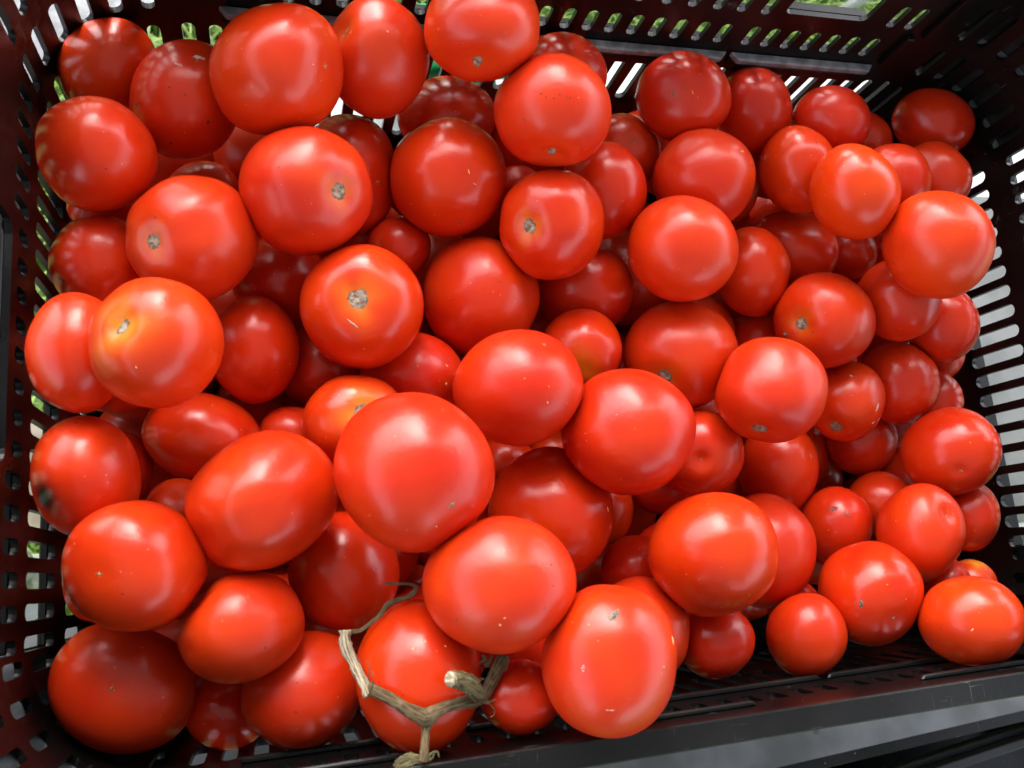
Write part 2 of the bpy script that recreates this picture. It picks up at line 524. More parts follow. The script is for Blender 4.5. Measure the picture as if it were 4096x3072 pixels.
    strip('front_rim', -ux, ux, -0.0008, 0.0098, -0.004, 0.0012, 'front', root, m=RIMP)
    strip('front_rim_skirt', -ux, ux, 0.0075, 0.0098, -0.022, -0.0042, 'front', root, m=RIMP)
    # --- base
    bm = bmesh.new()
    add_box(bm, -HX + 0.002, HX - 0.002, 0.002, D - 0.002, BOT - 0.004, BOT + 0.0005)
    obj('base', bm, BLACK, root)
    return root

crate = build_crate()
tag(crate, 'black slotted plastic crate full of ripe tomatoes', 'crate', 'black plastic crates')

def copy_tree(o, parent=None):
    c = o.copy()
    COL.objects.link(c)
    c.parent = parent
    for ch in list(o.children):
        copy_tree(ch, c)
    return c

low = copy_tree(crate)
low.location = (0.36, -0.447, RIM - 0.275)
low.rotation_euler = (0, 0, math.radians(2.5))
tag(low, 'empty black crate standing lower in front of the tomato crate', 'crate', 'black plastic crates')

fold = empty('folded_crate', (0.40, -0.262, RIM - 0.365), math.radians(6))
bm = bmesh.new()
add_box(bm, -0.235, 0.235, -0.13, 0.13, 0, 0.012, 0.002)
obj('panel', bm, BLACK, fold)
for k in range(7):
    bm = bmesh.new()
    y = -0.12 + 0.04 * k
    add_box(bm, -0.23, 0.23, y - 0.004, y + 0.004, 0.0122, 0.024 + 0.004 * (k % 2), 0.0015)
    obj('ridge', bm, RIMP, fold)
tag(fold, 'flat folded black crate with ridges lying inside the lower empty crate', 'crate')

# ------------------------------------------------------------------ tomatoes
# id, label, place, turn, half axes, stem pole, what shows at the pole, scar size, scar shape, halo, hue, marks, dents
TOMATOES = [
[1,"dull shaded tomato in the back left corner behind the scuffed one",[-0.2514,0.3332,0.8814],[0.8923,0.2272,0.1708,-0.3508],[0.0214,0.0249,0.0224],[-0.497,-0.822,-0.278],"none",0.0,[1,0],0,0.3,[],[[0.779,0.303,0.548,0.09,0.38]]],
[2,"scuffed tomato with white scratches and dark pits near the back left corner",[-0.2138,0.3117,0.8908],[0.2098,0.094,-0.2477,0.9412],[0.0255,0.0294,0.0266],[-0.145,0.673,-0.725],"blossom",0.0,[1,0],0,-0.3,[[0.129,-0.732,0.669,"scuff",0.269,0.35,25],[0.394,-0.445,0.804,"scuff",0.174,0.25,10],[-0.053,0.744,0.666,"pit",0.047,1,0],[-0.476,0.159,0.865,"pit",0.063,1,0],[0.735,0.446,0.51,"pit",0.055,1.2,0],[0.352,-0.047,0.935,"pit",0.032,1,0],[0.069,-0.061,0.996,"pit",0.032,1,0]],[[0.876,0.073,-0.476,0.09,0.38],[-0.584,-0.554,0.593,0.066,0.38]]],
[3,"large squarish tomato with small star scar, top left of the heap",[-0.1707,0.3111,0.9233],[0.2625,0.0668,-0.2722,0.9233],[0.0284,0.0314,0.029],[0.586,0.455,-0.671],"blossom",0.0,[2.5,0],0,0.3,[[-0.404,-0.355,0.843,"nick",0.021,1,0]],[[0.064,0.429,0.901,0.03,0.4],[0.554,0.656,-0.513,0.066,0.38],[-0.712,-0.59,-0.382,0.061,0.38],[-0.669,0.635,0.385,0.044,0.38]]],
[4,"tomato with long dark stem slit at its upper left edge, by back wall",[-0.1211,0.3297,0.9122],[0.1113,-0.0314,-0.2941,0.9488],[0.0256,0.0289,0.0264],[0.793,-0.282,0.539],"stem",0.116,[0.35,65],0.3,0.1,[[0.6,-0.268,0.753,"nick",0.058,0.4,60],[-0.086,-0.423,0.902,"nick",0.041,0.6,0]],[[0.891,-0.273,0.364,0.07,0.3],[0.831,0.303,0.467,0.061,0.38]]],
[5,"topmost tomato, cut by the top of the picture, pinkish oval stem scar below",[-0.0727,0.3308,0.9412],[0.6794,0.3038,0.1201,-0.657],[0.0241,0.0293,0.0258],[0.665,-0.118,0.738],"stem",0.14,[0.6,-8],0.1,0.25,[],[[0.823,0.564,0.068,0.074,0.38]]],
[6,"tomato against the back wall, half hidden behind two high ones",[-0.0177,0.3333,0.9029],[0.5771,0.304,0.114,-0.7493],[0.023,0.0241,0.0228],[0.334,0.903,-0.269],"none",0.0,[1,0],0,-0.3,[],[[0.345,-0.023,0.938,0.043,0.38]]],
[7,"large tomato with fine dark pits and dark scar at its lower edge",[-0.0371,0.2945,0.9301],[0.6345,0.2953,0.0818,-0.7096],[0.0281,0.0304,0.0284],[0.8,0.081,0.594],"stem",0.133,[0.55,0],0.1,0,[[-0.27,-0.192,0.943,"pit",0.023,1,0],[-0.222,-0.111,0.969,"pit",0.023,1,0],[-0.28,0.099,0.955,"pit",0.023,1,0],[-0.251,0.21,0.945,"pit",0.023,1,0],[0.173,-0.44,0.881,"pit",0.031,1,0],[-0.239,0.257,0.936,"pit",0.023,1,0],[-0.217,0.013,0.976,"pit",0.023,1,0]],[[0.833,0.084,0.547,0.07,0.3],[-0.721,-0.691,0.049,0.074,0.38],[-0.38,0.078,-0.922,0.043,0.38],[0.994,0.093,-0.055,0.028,0.38]]],
[8,"dark shaded tomato wedged below the topmost one at the back wall",[-0.0746,0.3301,0.8582],[0.6912,0.2586,0.1035,-0.6668],[0.0226,0.0293,0.025],[-0.431,-0.612,-0.663],"none",0.0,[1,0],0,-0.3,[],[]],
[9,"tilted egg shaped tomato against the left wall beside the scuffed one",[-0.2513,0.2726,0.9065],[0.1141,-0.0557,0.2401,-0.9624],[0.0248,0.0261,0.0247],[0.791,0.132,-0.598],"none",0.0,[1,0],0,-0.05,[],[[-0.884,-0.435,0.173,0.05,0.5]]],
[10,"large tomato with round corky stem scar on its right side",[-0.1596,0.2542,0.9134],[0.2506,0.0332,-0.2177,0.9427],[0.0299,0.0317,0.0299],[-0.468,-0.267,0.843],"stem",0.118,[1,0],0.5,-0.1,[],[[0.01,-0.881,0.473,0.03,0.5],[0.656,-0.708,-0.261,0.044,0.38],[-0.827,0.555,0.087,0.023,0.38],[0.612,0.789,0.062,0.061,0.38]]],
[11,"tomato with tiny star scar behind the large one with corky scar",[-0.1332,0.2869,0.8657],[0.0427,-0.0391,-0.2296,0.9716],[0.0247,0.0328,0.0276],[0.595,-0.05,-0.802],"blossom",0.0,[1,0],0,-0.2,[],[[-0.958,-0.048,0.283,0.09,0.38],[-0.719,0.663,0.208,0.006,0.38]]],
[12,"round tomato with faint scratches above the three scarred middle ones",[-0.0835,0.2773,0.8853],[0.8352,0.2472,0.023,-0.4908],[0.0314,0.0321,0.0308],[-0.728,0.209,-0.653],"blossom",0.0,[2.1,0],0,0.2,[[0.071,0.35,0.934,"nick",0.077,0.25,-20],[0.284,0.336,0.898,"nick",0.062,0.2,30]],[[-0.523,-0.825,-0.214,0.09,0.38],[0.402,-0.909,-0.112,0.077,0.38]]],
[13,"ribbed tomato with small round stem scar at lower left, upper middle",[-0.0318,0.2466,0.8994],[0.0112,0.169,0.1943,-0.9662],[0.0275,0.0294,0.0276],[0.447,0.007,0.894],"stem",0.12,[1,0],0.7,0,[],[[-0.057,-0.98,0.191,0.028,0.38],[-0.612,-0.316,-0.725,0.075,0.38],[0.755,0.626,-0.195,0.083,0.38]]],
[14,"smooth pale red tomato tucked right of the ribbed one with small scar",[0.0071,0.2746,0.8843],[0.0269,0.2024,0.207,-0.9568],[0.024,0.0271,0.0247],[-0.502,0.838,-0.216],"none",0.0,[1,0],0,-0.3,[],[[0.588,0.262,0.765,0.075,0.38],[-0.252,-0.404,-0.879,0.035,0.38]]],
[15,"partly hidden tomato with dimpled yellow star scar, under the pitted large one",[0.0307,0.3106,0.8621],[0.5705,0.3037,0.0626,-0.7605],[0.023,0.0247,0.0231],[0.344,-0.29,-0.893],"blossom",0.0,[1,0],0,0.2,[],[[-0.344,0.29,0.893,0.04,0.2],[0.455,-0.068,0.888,0.035,0.38],[-0.262,0.259,-0.93,0.022,0.38],[-0.82,0.558,0.125,0.065,0.38]]],
[16,"sliver of tomato between the back wall and higher ones, upper middle",[0.0588,0.3334,0.8389],[0.4707,0.3072,0.0983,-0.8212],[0.0188,0.0198,0.0187],[-0.826,-0.04,-0.563],"none",0.0,[1,0],0,0.1,[],[[0.295,-0.181,0.938,0.022,0.38]]],
[17,"round tomato before the white slots with slot reflections along its top",[0.06,0.3302,0.8942],[0.5187,0.3416,0.0815,-0.7795],[0.0255,0.028,0.0259],[0.016,0.237,-0.971],"blossom",0.0,[1,0],0,-0.3,[[-0.182,0.122,0.976,"nick",0.098,0.15,40]],[[0.885,-0.464,-0.035,0.065,0.38],[0.763,0.497,0.412,0.089,0.38]]],
[18,"dull tomato behind and right of the round one before the white slots",[0.1134,0.3325,0.8831],[0.1394,0.3104,0.2011,-0.9186],[0.023,0.0263,0.0239],[-0.55,-0.427,-0.718],"none",0.0,[1,0],0,-0.4,[],[[-0.321,0.878,0.355,0.046,0.38],[0.754,0.651,-0.083,0.043,0.38]]],
[19,"lumpy tomato with yellowish shoulder lying against the back wall slots",[0.1598,0.3217,0.8931],[0.4825,0.3909,0.0316,-0.7832],[0.0209,0.0242,0.0218],[0.607,-0.069,-0.792],"none",0.0,[1,0],0,-0.5,[],[[0.244,-0.062,0.968,0.06,0.4],[0.75,-0.106,0.653,0.09,0.38]]],
[20,"mostly hidden tomato deep beside the lumpy one at the back wall",[0.1974,0.322,0.8744],[0.3676,0.3923,0.068,-0.8404],[0.0173,0.0193,0.0177],[0.225,0.457,-0.861],"none",0.0,[1,0],0,-0.4,[],[]],
[21,"lone dark tomato in the back right corner of the crate",[0.2463,0.3309,0.8852],[0.4592,0.4259,0.0054,-0.7796],[0.0216,0.0257,0.0228],[-0.236,-0.903,-0.358],"none",0.0,[1,0],0,-0.3,[],[[0.65,0.318,0.69,0.006,0.38]]],
[22,"tomato touching the right wall just below the lone corner one",[0.231,0.2882,0.8929],[0.2989,0.4096,0.0613,-0.8597],[0.0205,0.0229,0.021],[-0.977,0.016,-0.212],"none",0.0,[1,0],0,-0.15,[],[[-0.031,-0.556,0.831,0.06,0.3],[-0.49,-0.556,-0.672,0.006,0.38],[0.429,-0.333,0.84,0.056,0.38]]],
[23,"tomato peeking out right behind the orange one at upper right",[0.1912,0.2802,0.9007],[0.2312,0.3858,0.1007,-0.8875],[0.0205,0.0228,0.021],[-0.247,-0.852,-0.461],"none",0.0,[1,0],0,0,[],[[-0.511,0.278,-0.814,0.056,0.38]]],
[24,"bright round tomato left of the orange one at upper right",[0.1322,0.2894,0.891],[0.114,0.3249,0.171,-0.9232],[0.0231,0.0264,0.0239],[-0.609,-0.756,-0.24],"none",0.0,[1,0],0,0.25,[],[[0.355,-0.894,-0.272,0.046,0.38],[-0.63,-0.455,-0.629,0.09,0.38],[-0.57,0.445,0.691,0.081,0.38]]],
[25,"orange tinted smooth tomato, the most orange of the heap at upper right",[0.1408,0.2592,0.9245],[0.1356,0.3544,0.1415,-0.9143],[0.0236,0.0266,0.0243],[-0.613,0.646,-0.455],"none",0.0,[1,0],0,0.75,[],[[0.564,-0.514,-0.647,0.081,0.38],[-0.609,0.774,-0.17,0.02,0.38]]],
[26,"dusty pale tomato with tan specks on its right shoulder, upper right",[0.0655,0.2794,0.8927],[0.4764,0.3241,0.0562,-0.8154],[0.0282,0.0301,0.0283],[-0.864,0.118,-0.489],"none",0.0,[1,0],0,0,[[-0.64,0.674,0.369,"pit",0.045,1,0],[-0.787,0.407,0.463,"nick",0.071,0.4,-40]],[[-0.734,-0.593,-0.331,0.089,0.38],[0.693,0.118,0.711,0.087,0.38]]],
[27,"dark edge of a tomato hidden behind the dusty pale one",[0.1013,0.2984,0.8475],[0.413,0.3232,0.0735,-0.8483],[0.0268,0.0284,0.0268],[0.018,0.024,-1.0],"none",0.0,[1,0],0,0.1,[],[[-0.974,-0.149,0.169,0.043,0.38]]],
[28,"round tomato with small white nicks in the highlight, right of middle",[0.0403,0.2328,0.9025],[0.539,0.297,0.0087,-0.7882],[0.0289,0.0304,0.0288],[-0.217,-0.238,-0.947],"none",0.0,[1,0],0,0.15,[],[[-0.756,-0.017,-0.654,0.087,0.38],[0.922,0.286,-0.263,0.013,0.38]]],
[29,"narrow upright tomato with wet looking highlight right of middle",[0.1064,0.2343,0.8653],[0.008,0.2795,0.1547,-0.9476],[0.0226,0.0275,0.0242],[-0.659,0.412,-0.63],"none",0.0,[1,0],0,0.1,[],[[-0.572,-0.182,-0.8,0.072,0.38],[-0.815,0.577,0.049,0.039,0.38]]],
[30,"tomato with dull bent highlight under the orange tinted one",[0.1484,0.2539,0.8508],[0.5055,0.3415,-0.0218,-0.7921],[0.026,0.0281,0.0262],[-0.198,-0.502,-0.842],"none",0.0,[1,0],0,0,[],[[-0.637,0.073,0.767,0.05,0.4],[0.402,-0.349,0.847,0.072,0.38],[-0.233,0.705,-0.67,0.044,0.38]]],
[31,"deep shaded tomato below the orange tinted one",[0.193,0.2551,0.8462],[0.4289,0.3633,-0.0085,-0.827],[0.0186,0.0198,0.0186],[0.218,0.931,-0.292],"none",0.0,[1,0],0,-0.4,[],[[0.334,-0.624,0.707,0.044,0.38]]],
[32,"large bright tomato near the right wall with three highlights",[0.1834,0.2262,0.9321],[0.2163,0.3952,0.0644,-0.8904],[0.0283,0.0307,0.0286],[0.603,0.6,-0.525],"none",0.0,[1,0],0,0.5,[],[[0.389,-0.88,0.275,0.02,0.38],[0.709,0.312,-0.632,0.08,0.38]]],
[33,"shaded tomato hanging under the large bright one near the right wall",[0.1911,0.2086,0.8862],[0.123,0.3647,0.0808,-0.9194],[0.0237,0.0252,0.0237],[-0.048,0.921,-0.387],"none",0.0,[1,0],0,-0.1,[],[[0.17,-0.769,0.616,0.05,0.4],[-0.593,-0.416,0.69,0.08,0.38],[-0.405,0.503,-0.764,0.062,0.38],[0.82,-0.065,0.569,0.055,0.38]]],
[34,"smooth tomato squeezed against the right wall under the large bright one",[0.2325,0.197,0.8728],[0.0009,-0.3696,-0.1117,0.9225],[0.0215,0.025,0.0224],[0.248,-0.028,-0.968],"none",0.0,[1,0],0,-0.2,[],[[0.511,-0.349,0.785,0.062,0.38],[0.65,0.702,0.291,0.063,0.38]]],
[35,"sliver of tomato low against the right wall under a squeezed one",[0.2583,0.1864,0.84],[0.0309,-0.3648,-0.1077,0.9243],[0.0157,0.0188,0.0166],[-0.614,-0.256,-0.747],"none",0.0,[1,0],0,-0.1,[],[]],
[36,"round tomato with corky stem scar and pale scab beside it, right side",[0.1419,0.1981,0.8785],[0.065,0.3227,0.1006,-0.9389],[0.028,0.0297,0.028],[0.478,-0.047,0.877],"stem",0.121,[1,0],0.5,0.1,[[0.794,0.094,0.6,"scab",0.13,0.7,20],[0.257,0.159,0.953,"pit",0.037,0.7,0]],[[0.67,-0.741,0.05,0.039,0.38],[-0.863,-0.039,-0.504,0.055,0.38],[0.888,0.041,-0.457,0.022,0.38]]],
[37,"shaded tomato beneath the ribbed one with small scar, in the middle",[0.0025,0.2274,0.8501],[0.6431,0.2428,-0.0051,-0.7262],[0.0267,0.0287,0.0268],[0.079,-0.665,-0.743],"none",0.0,[1,0],0,-0.3,[],[[0.723,0.007,0.691,0.079,0.38]]],
[38,"small tomato with yellow stem edge peeking out, centre of the heap",[-0.0108,0.1856,0.8672],[0.638,0.2171,-0.027,-0.7383],[0.023,0.0234,0.0225],[0.508,0.12,0.853],"none",0.156,[1,0],0.9,-0.05,[],[[-0.762,-0.017,-0.648,0.079,0.38]]],
[39,"edge of a tomato behind the flattened one with stem scar, right of middle",[0.0845,0.2053,0.8316],[0.0268,0.2528,0.1181,-0.9599],[0.0218,0.0229,0.0216],[-0.595,-0.551,-0.585],"none",0.0,[1,0],0,0.1,[],[[0.225,0.198,0.954,0.019,0.38],[-0.899,0.248,-0.362,0.09,0.38]]],
[40,"flattened ribbed tomato with stem scar at its bottom, right of middle",[0.0499,0.1817,0.8673],[0.6003,0.2568,-0.0598,-0.755],[0.0323,0.033,0.0316],[0.443,-0.217,0.87],"stem",0.13,[1,0],0.4,0.25,[[-0.183,-0.586,0.789,"pit",0.024,1,0]],[[0.658,-0.299,0.692,0.06,0.35],[-0.915,-0.129,0.382,0.013,0.38],[-0.285,0.169,-0.943,0.019,0.38],[0.213,0.877,0.43,0.075,0.38],[0.951,0.303,0.067,0.05,0.38]]],
[41,"deep red tomato in the gap left of the scabbed one",[0.1219,0.1987,0.8347],[0.2028,0.2978,0.0545,-0.9312],[0.0193,0.0196,0.0189],[0.664,-0.248,-0.705],"none",0.0,[1,0],0,-0.2,[],[[-0.824,0.195,0.531,0.022,0.38],[0.715,-0.554,0.427,0.09,0.38]]],
[42,"smooth round tomato with dark torn scar at its bottom left edge",[0.0811,0.1519,0.9036],[0.6489,0.2681,-0.1306,-0.7],[0.0272,0.0287,0.0271],[0.815,-0.208,0.54],"stem",0.14,[1,0],0.1,-0.1,[],[[-0.392,-0.859,-0.329,0.075,0.38]]],
[43,"lopsided tomato with black fleck, wrinkled bruise and brown scar at bottom",[0.163,0.1525,0.8587],[0.0748,-0.3162,-0.1005,0.9404],[0.0226,0.0243,0.0227],[0.241,0.698,0.674],"stem",0.165,[1,0],0.2,0.3,[[0.263,-0.672,0.692,"pit",0.106,0.4,10],[-0.093,-0.639,0.763,"scuff",0.106,0.5,-30],[-0.793,0.123,0.596,"scuff",0.235,0.3,70],[-0.697,0.501,0.513,"scuff",0.106,0.4,30]],[[0.368,-0.882,0.295,0.08,0.35],[-0.688,-0.269,-0.674,0.084,0.38]]],
[44,"glossy tomato with sharp streak highlight near the right wall",[0.2066,0.163,0.856],[0.0516,-0.3437,-0.1005,0.9323],[0.0241,0.0268,0.0247],[-0.696,0.258,-0.67],"none",0.0,[1,0],0,-0.1,[],[[-0.576,-0.788,-0.218,0.063,0.38],[0.67,0.22,0.709,0.084,0.38],[-0.6,0.285,-0.747,0.09,0.38],[-0.578,0.762,0.293,0.027,0.38],[0.538,0.791,-0.292,0.066,0.38]]],
[45,"bit of dusty tomato beside the right wall behind the glossy one",[0.2429,0.1517,0.8459],[0.0632,-0.3598,-0.0929,0.9263],[0.0155,0.0207,0.0174],[-0.685,0.33,-0.65],"none",0.0,[1,0],0,-0.4,[],[[0.614,-0.235,0.754,0.09,0.38]]],
[46,"tomato against the right wall slots with small dimpled star scar",[0.2173,0.1158,0.8754],[0.7741,0.2366,-0.2847,-0.5136],[0.0266,0.0277,0.0264],[-0.497,0.034,-0.867],"blossom",0.0,[1,0],0,-0.05,[],[[0.443,-0.066,0.894,0.03,0.2],[-0.979,-0.053,-0.199,0.027,0.38],[0.894,-0.243,-0.376,0.054,0.38]]],
[47,"dark round tomato in the hollow below the lopsided bruised one",[0.1965,0.1323,0.8238],[0.2375,-0.3047,-0.1329,0.9128],[0.0225,0.0233,0.0222],[-0.47,-0.01,-0.883],"none",0.0,[1,0],0,-0.1,[],[[-0.161,-0.918,0.362,0.066,0.38],[0.763,0.627,-0.157,0.09,0.38]]],
[48,"sliver of tomato with a fleck of dried skin, in the right hollow",[0.1715,0.1269,0.7958],[0.0812,-0.2949,-0.0715,0.9494],[0.0179,0.0227,0.0196],[0.324,-0.052,-0.945],"blossom",0.0,[1,0],0,-0.2,[],[[-0.938,-0.283,0.201,0.09,0.38]]],
[49,"tomato with creased right shoulder below the one with torn scar",[0.1265,0.1163,0.8307],[0.0916,-0.2805,-0.0677,0.9531],[0.0241,0.0289,0.0256],[-0.036,0.895,-0.444],"none",0.0,[1,0],0,-0.1,[[-0.791,-0.33,0.516,"slit",0.172,0.25,-60]],[[-0.791,-0.33,0.516,0.06,0.25],[-0.805,0.593,0.011,0.043,0.38]]],
[50,"tomato with a deep blossom dimple, right of centre",[0.0556,0.1258,0.8605],[0.7199,0.2036,-0.1444,-0.6477],[0.0256,0.0267,0.0254],[-0.186,-0.077,-0.98],"dimple",0.0,[1,0],0,-0.1,[],[[0.186,0.077,0.98,0.06,0.22],[-0.998,0.045,0.048,0.05,0.38],[0.402,-0.567,-0.719,0.059,0.38]]],
[51,"broad smooth pinkish tomato right of the centre with two highlights",[-0.0045,0.1332,0.9037],[0.6918,0.1959,-0.0961,-0.6883],[0.0321,0.0334,0.0318],[-0.556,-0.811,-0.183],"none",0.0,[1,0],0,-0.35,[],[[-0.44,-0.834,0.335,0.059,0.38],[0.658,-0.706,-0.261,0.083,0.38]]],
[52,"broad tomato at the very centre with a short scratch near its top",[-0.0601,0.1573,0.9042],[0.674,0.1756,-0.0245,-0.7172],[0.0288,0.0333,0.0301],[0.762,-0.391,-0.517],"blossom",0.0,[1,0],0,-0.2,[[0.238,0.404,0.883,"nick",0.037,0.7,0]],[[-0.762,0.439,0.477,0.05,0.25],[0.41,0.889,-0.205,0.059,0.38]]],
[53,"large plain tomato right of the one with curved slit, middle of heap",[-0.0641,0.2185,0.8626],[0.047,-0.1169,-0.1632,0.9785],[0.0322,0.0334,0.0318],[-0.462,0.348,-0.816],"none",0.0,[1,0],0,0.1,[],[[-0.639,-0.702,0.314,0.083,0.38]]],
[54,"tomato with round stem scar and a curved slit like a smile below it",[-0.1339,0.2017,0.8957],[0.2427,-0.0148,-0.1627,0.9563],[0.0302,0.0308,0.0296],[0.126,-0.104,0.987],"stem",0.154,[1,0],0.7,0.25,[[0.019,0.27,0.963,"slit",0.235,0.14,-10]],[[0.795,-0.604,0.061,0.023,0.38],[-0.767,0.385,-0.514,0.085,0.38]]],
[55,"small dark tomato deep between the large scarred ones, upper middle",[-0.1077,0.2484,0.8598],[0.8159,0.1993,0.04,-0.5413],[0.017,0.0175,0.0167],[-0.438,-0.66,-0.61],"none",0.0,[1,0],0,-0.5,[],[[-0.979,-0.174,-0.107,0.006,0.38],[-0.499,0.841,0.209,0.077,0.38]]],
[56,"dark red tomato deep below the curved slit one with pale flecks",[-0.1058,0.1745,0.8629],[0.6851,0.1381,0.025,-0.7148],[0.023,0.0272,0.0243],[0.303,-0.719,-0.625],"none",0.0,[1,0],0,-0.4,[[-0.233,0.67,0.705,"nick",0.088,0.5,60],[0.173,0.624,0.762,"nick",0.078,0.7,0]],[[-0.69,-0.426,0.586,0.085,0.38],[0.534,-0.511,0.673,0.054,0.38]]],
[57,"deep shaded tomato below the large one with corky scar",[-0.1715,0.2311,0.8522],[0.8188,0.1461,0.0876,-0.5482],[0.0239,0.0249,0.0237],[0.768,0.194,-0.61],"none",0.0,[1,0],0,-0.5,[],[[0.581,-0.512,0.633,0.036,0.38]]],
[58,"tomato showing only its top between the left side large ones",[-0.2096,0.2833,0.846],[0.7689,0.1513,0.1577,-0.6009],[0.0165,0.0195,0.0174],[0.853,0.171,-0.493],"none",0.0,[1,0],0,0.1,[],[]],
[59,"large tomato with silvery oval stem scar at its left side, left half",[-0.2116,0.2322,0.9041],[0.2822,0.092,-0.1719,0.9393],[0.0285,0.0304,0.0285],[0.49,0.353,0.797],"stem",0.119,[1,0],0.5,0.2,[],[[-0.537,-0.84,0.079,0.061,0.38],[0.577,0.645,-0.501,0.073,0.38]]],
[60,"tomato at the left wall with a dried dark curl of stem on it",[-0.2542,0.2293,0.8807],[0.2594,0.1284,-0.1483,0.9456],[0.0219,0.0235,0.022],[0.774,0.015,-0.633],"none",0.0,[1,0],0,-0.05,[[0.439,0.643,0.627,"twig",0.238,0.22,8]],[[-0.562,-0.588,0.581,0.073,0.38]]],
[61,"small dull tomato deep at the left wall under the tilted one",[-0.2583,0.2692,0.8604],[0.8373,0.1357,0.1781,-0.4988],[0.0139,0.0155,0.0142],[-0.522,-0.819,-0.238],"none",0.0,[1,0],0,-0.3,[],[]],
[62,"upright tomato pressed to the left wall left of the yellow rimmed one",[-0.2559,0.1748,0.9178],[0.0144,0.0989,-0.1277,0.9868],[0.0188,0.0254,0.0212],[0.847,-0.258,-0.465],"none",0.0,[1,0],0,0.1,[],[[-0.742,-0.107,0.662,0.09,0.38]]],
[63,"large tomato with yellow rimmed torn silvery stem scar, at left",[-0.2214,0.1728,0.9412],[0.0907,0.0694,-0.13,0.9849],[0.0253,0.0267,0.0252],[0.6,-0.161,0.784],"stem",0.131,[0.6,60],1,0.35,[[0.233,0.392,0.89,"nick",0.041,0.5,-60]],[[0.6,-0.161,0.784,0.04,0.2],[0.725,0.239,-0.646,0.09,0.38]]],
[64,"egg shaped tomato with crinkled highlight right of the yellow rimmed one",[-0.1848,0.1882,0.8682],[0.0237,0.0094,-0.1309,0.9911],[0.0217,0.0271,0.0235],[0.822,-0.533,-0.2],"none",0.0,[1,0],0,0,[],[[-0.289,-0.747,-0.599,0.036,0.38],[-0.817,0.141,-0.559,0.09,0.38],[0.538,0.83,0.148,0.021,0.38]]],
[65,"dim tomato in the gap right of the crinkled egg shaped one",[-0.1511,0.1862,0.8408],[0.7111,0.108,0.0629,-0.6919],[0.0236,0.0245,0.0233],[-0.199,-0.689,-0.697],"none",0.0,[1,0],0,-0.3,[],[[-0.226,-0.713,0.663,0.09,0.38]]],
[66,"lying oblong tomato with two small dull highlights, left half",[-0.2096,0.1455,0.864],[0.5847,0.0207,0.0873,-0.8063],[0.0219,0.0295,0.0246],[-0.019,0.54,-0.841],"none",0.0,[1,0],0,-0.1,[],[[-0.446,-0.714,0.539,0.05,0.4],[-0.988,0.152,-0.022,0.021,0.38],[0.694,-0.682,-0.232,0.033,0.38],[-0.374,0.92,-0.119,0.024,0.38],[0.872,-0.013,0.489,0.006,0.38]]],
[67,"tomato with a black rot spot near the left wall",[-0.2544,0.125,0.9012],[0.0514,-0.0896,0.0692,-0.9922],[0.0216,0.0263,0.0232],[0.062,0.827,-0.558],"none",0.0,[1,0],0,0.1,[],[[-0.347,0.733,0.585,0.043,0.38]]],
[68,"sliver of dark tomato right behind the one with black rot spot",[-0.2461,0.1345,0.856],[0.0205,-0.0731,0.0703,-0.9946],[0.0122,0.0167,0.0138],[0.74,0.393,-0.546],"none",0.0,[1,0],0,0,[],[[-0.938,-0.209,0.275,0.033,0.38]]],
[69,"small dull tomato showing left of the yellow crowned one",[-0.1684,0.1455,0.8568],[0.5815,0.0576,0.059,-0.8093],[0.0164,0.0169,0.0162],[0.931,0.318,-0.18],"none",0.0,[1,0],0,0.1,[],[[0.291,-0.935,0.203,0.024,0.38],[-0.354,0.671,0.651,0.044,0.38]]],
[70,"orange tomato with yellow crown round its scar, half hidden near centre",[-0.1381,0.1458,0.8838],[0.6713,0.0949,0.0309,-0.7345],[0.0239,0.0265,0.0244],[-0.25,0.127,0.96],"stem",0.178,[1,0],0.9,0.1,[],[[-0.585,0.54,-0.605,0.054,0.38],[0.202,-0.769,-0.606,0.044,0.38]]],
[71,"large oblong tomato slanting up to the right, lower left of centre",[-0.1827,0.109,0.9168],[0.8631,0.0387,0.0276,-0.5028],[0.0289,0.0324,0.0297],[0.031,-0.873,0.487],"none",0.0,[2.3,0],0,0.15,[],[[-0.824,-0.356,0.442,0.06,0.6],[-0.088,-0.993,0.081,0.057,0.38],[0.794,-0.608,-0.018,0.054,0.38]]],
[72,"largest tomato of the heap, with rumpled highlight and tiny star scar",[-0.1213,0.1142,0.9451],[0.5135,0.0995,0.0075,-0.8523],[0.0329,0.0335,0.0322],[-0.182,-0.569,-0.802],"blossom",0.0,[1,0],0,-0.3,[[0.486,0.497,0.719,"nick",0.023,1,0]],[[0.487,0.869,0.087,0.081,0.38]]],
[73,"orange sliver of tomato under the lying oblong one",[-0.2196,0.1098,0.8808],[0.5311,-0.0172,0.0629,-0.8448],[0.0141,0.0151,0.0142],[0.44,0.35,-0.827],"none",0.0,[1,0],0,0.8,[],[[-0.883,-0.096,-0.46,0.006,0.38]]],
[74,"tomato with yellow nick at its right edge, below the centre",[-0.0376,0.097,0.8661],[0.0944,-0.1549,-0.0419,0.9825],[0.0337,0.0348,0.0332],[0.005,-0.629,-0.777],"none",0.0,[1,0],0,0.2,[[-0.872,-0.156,0.464,"nick",0.099,0.4,-75],[0.376,-0.91,0.173,"pit",0.043,0.6,0]],[[-0.574,-0.721,0.389,0.083,0.38],[0.574,-0.48,-0.663,0.068,0.38]]],
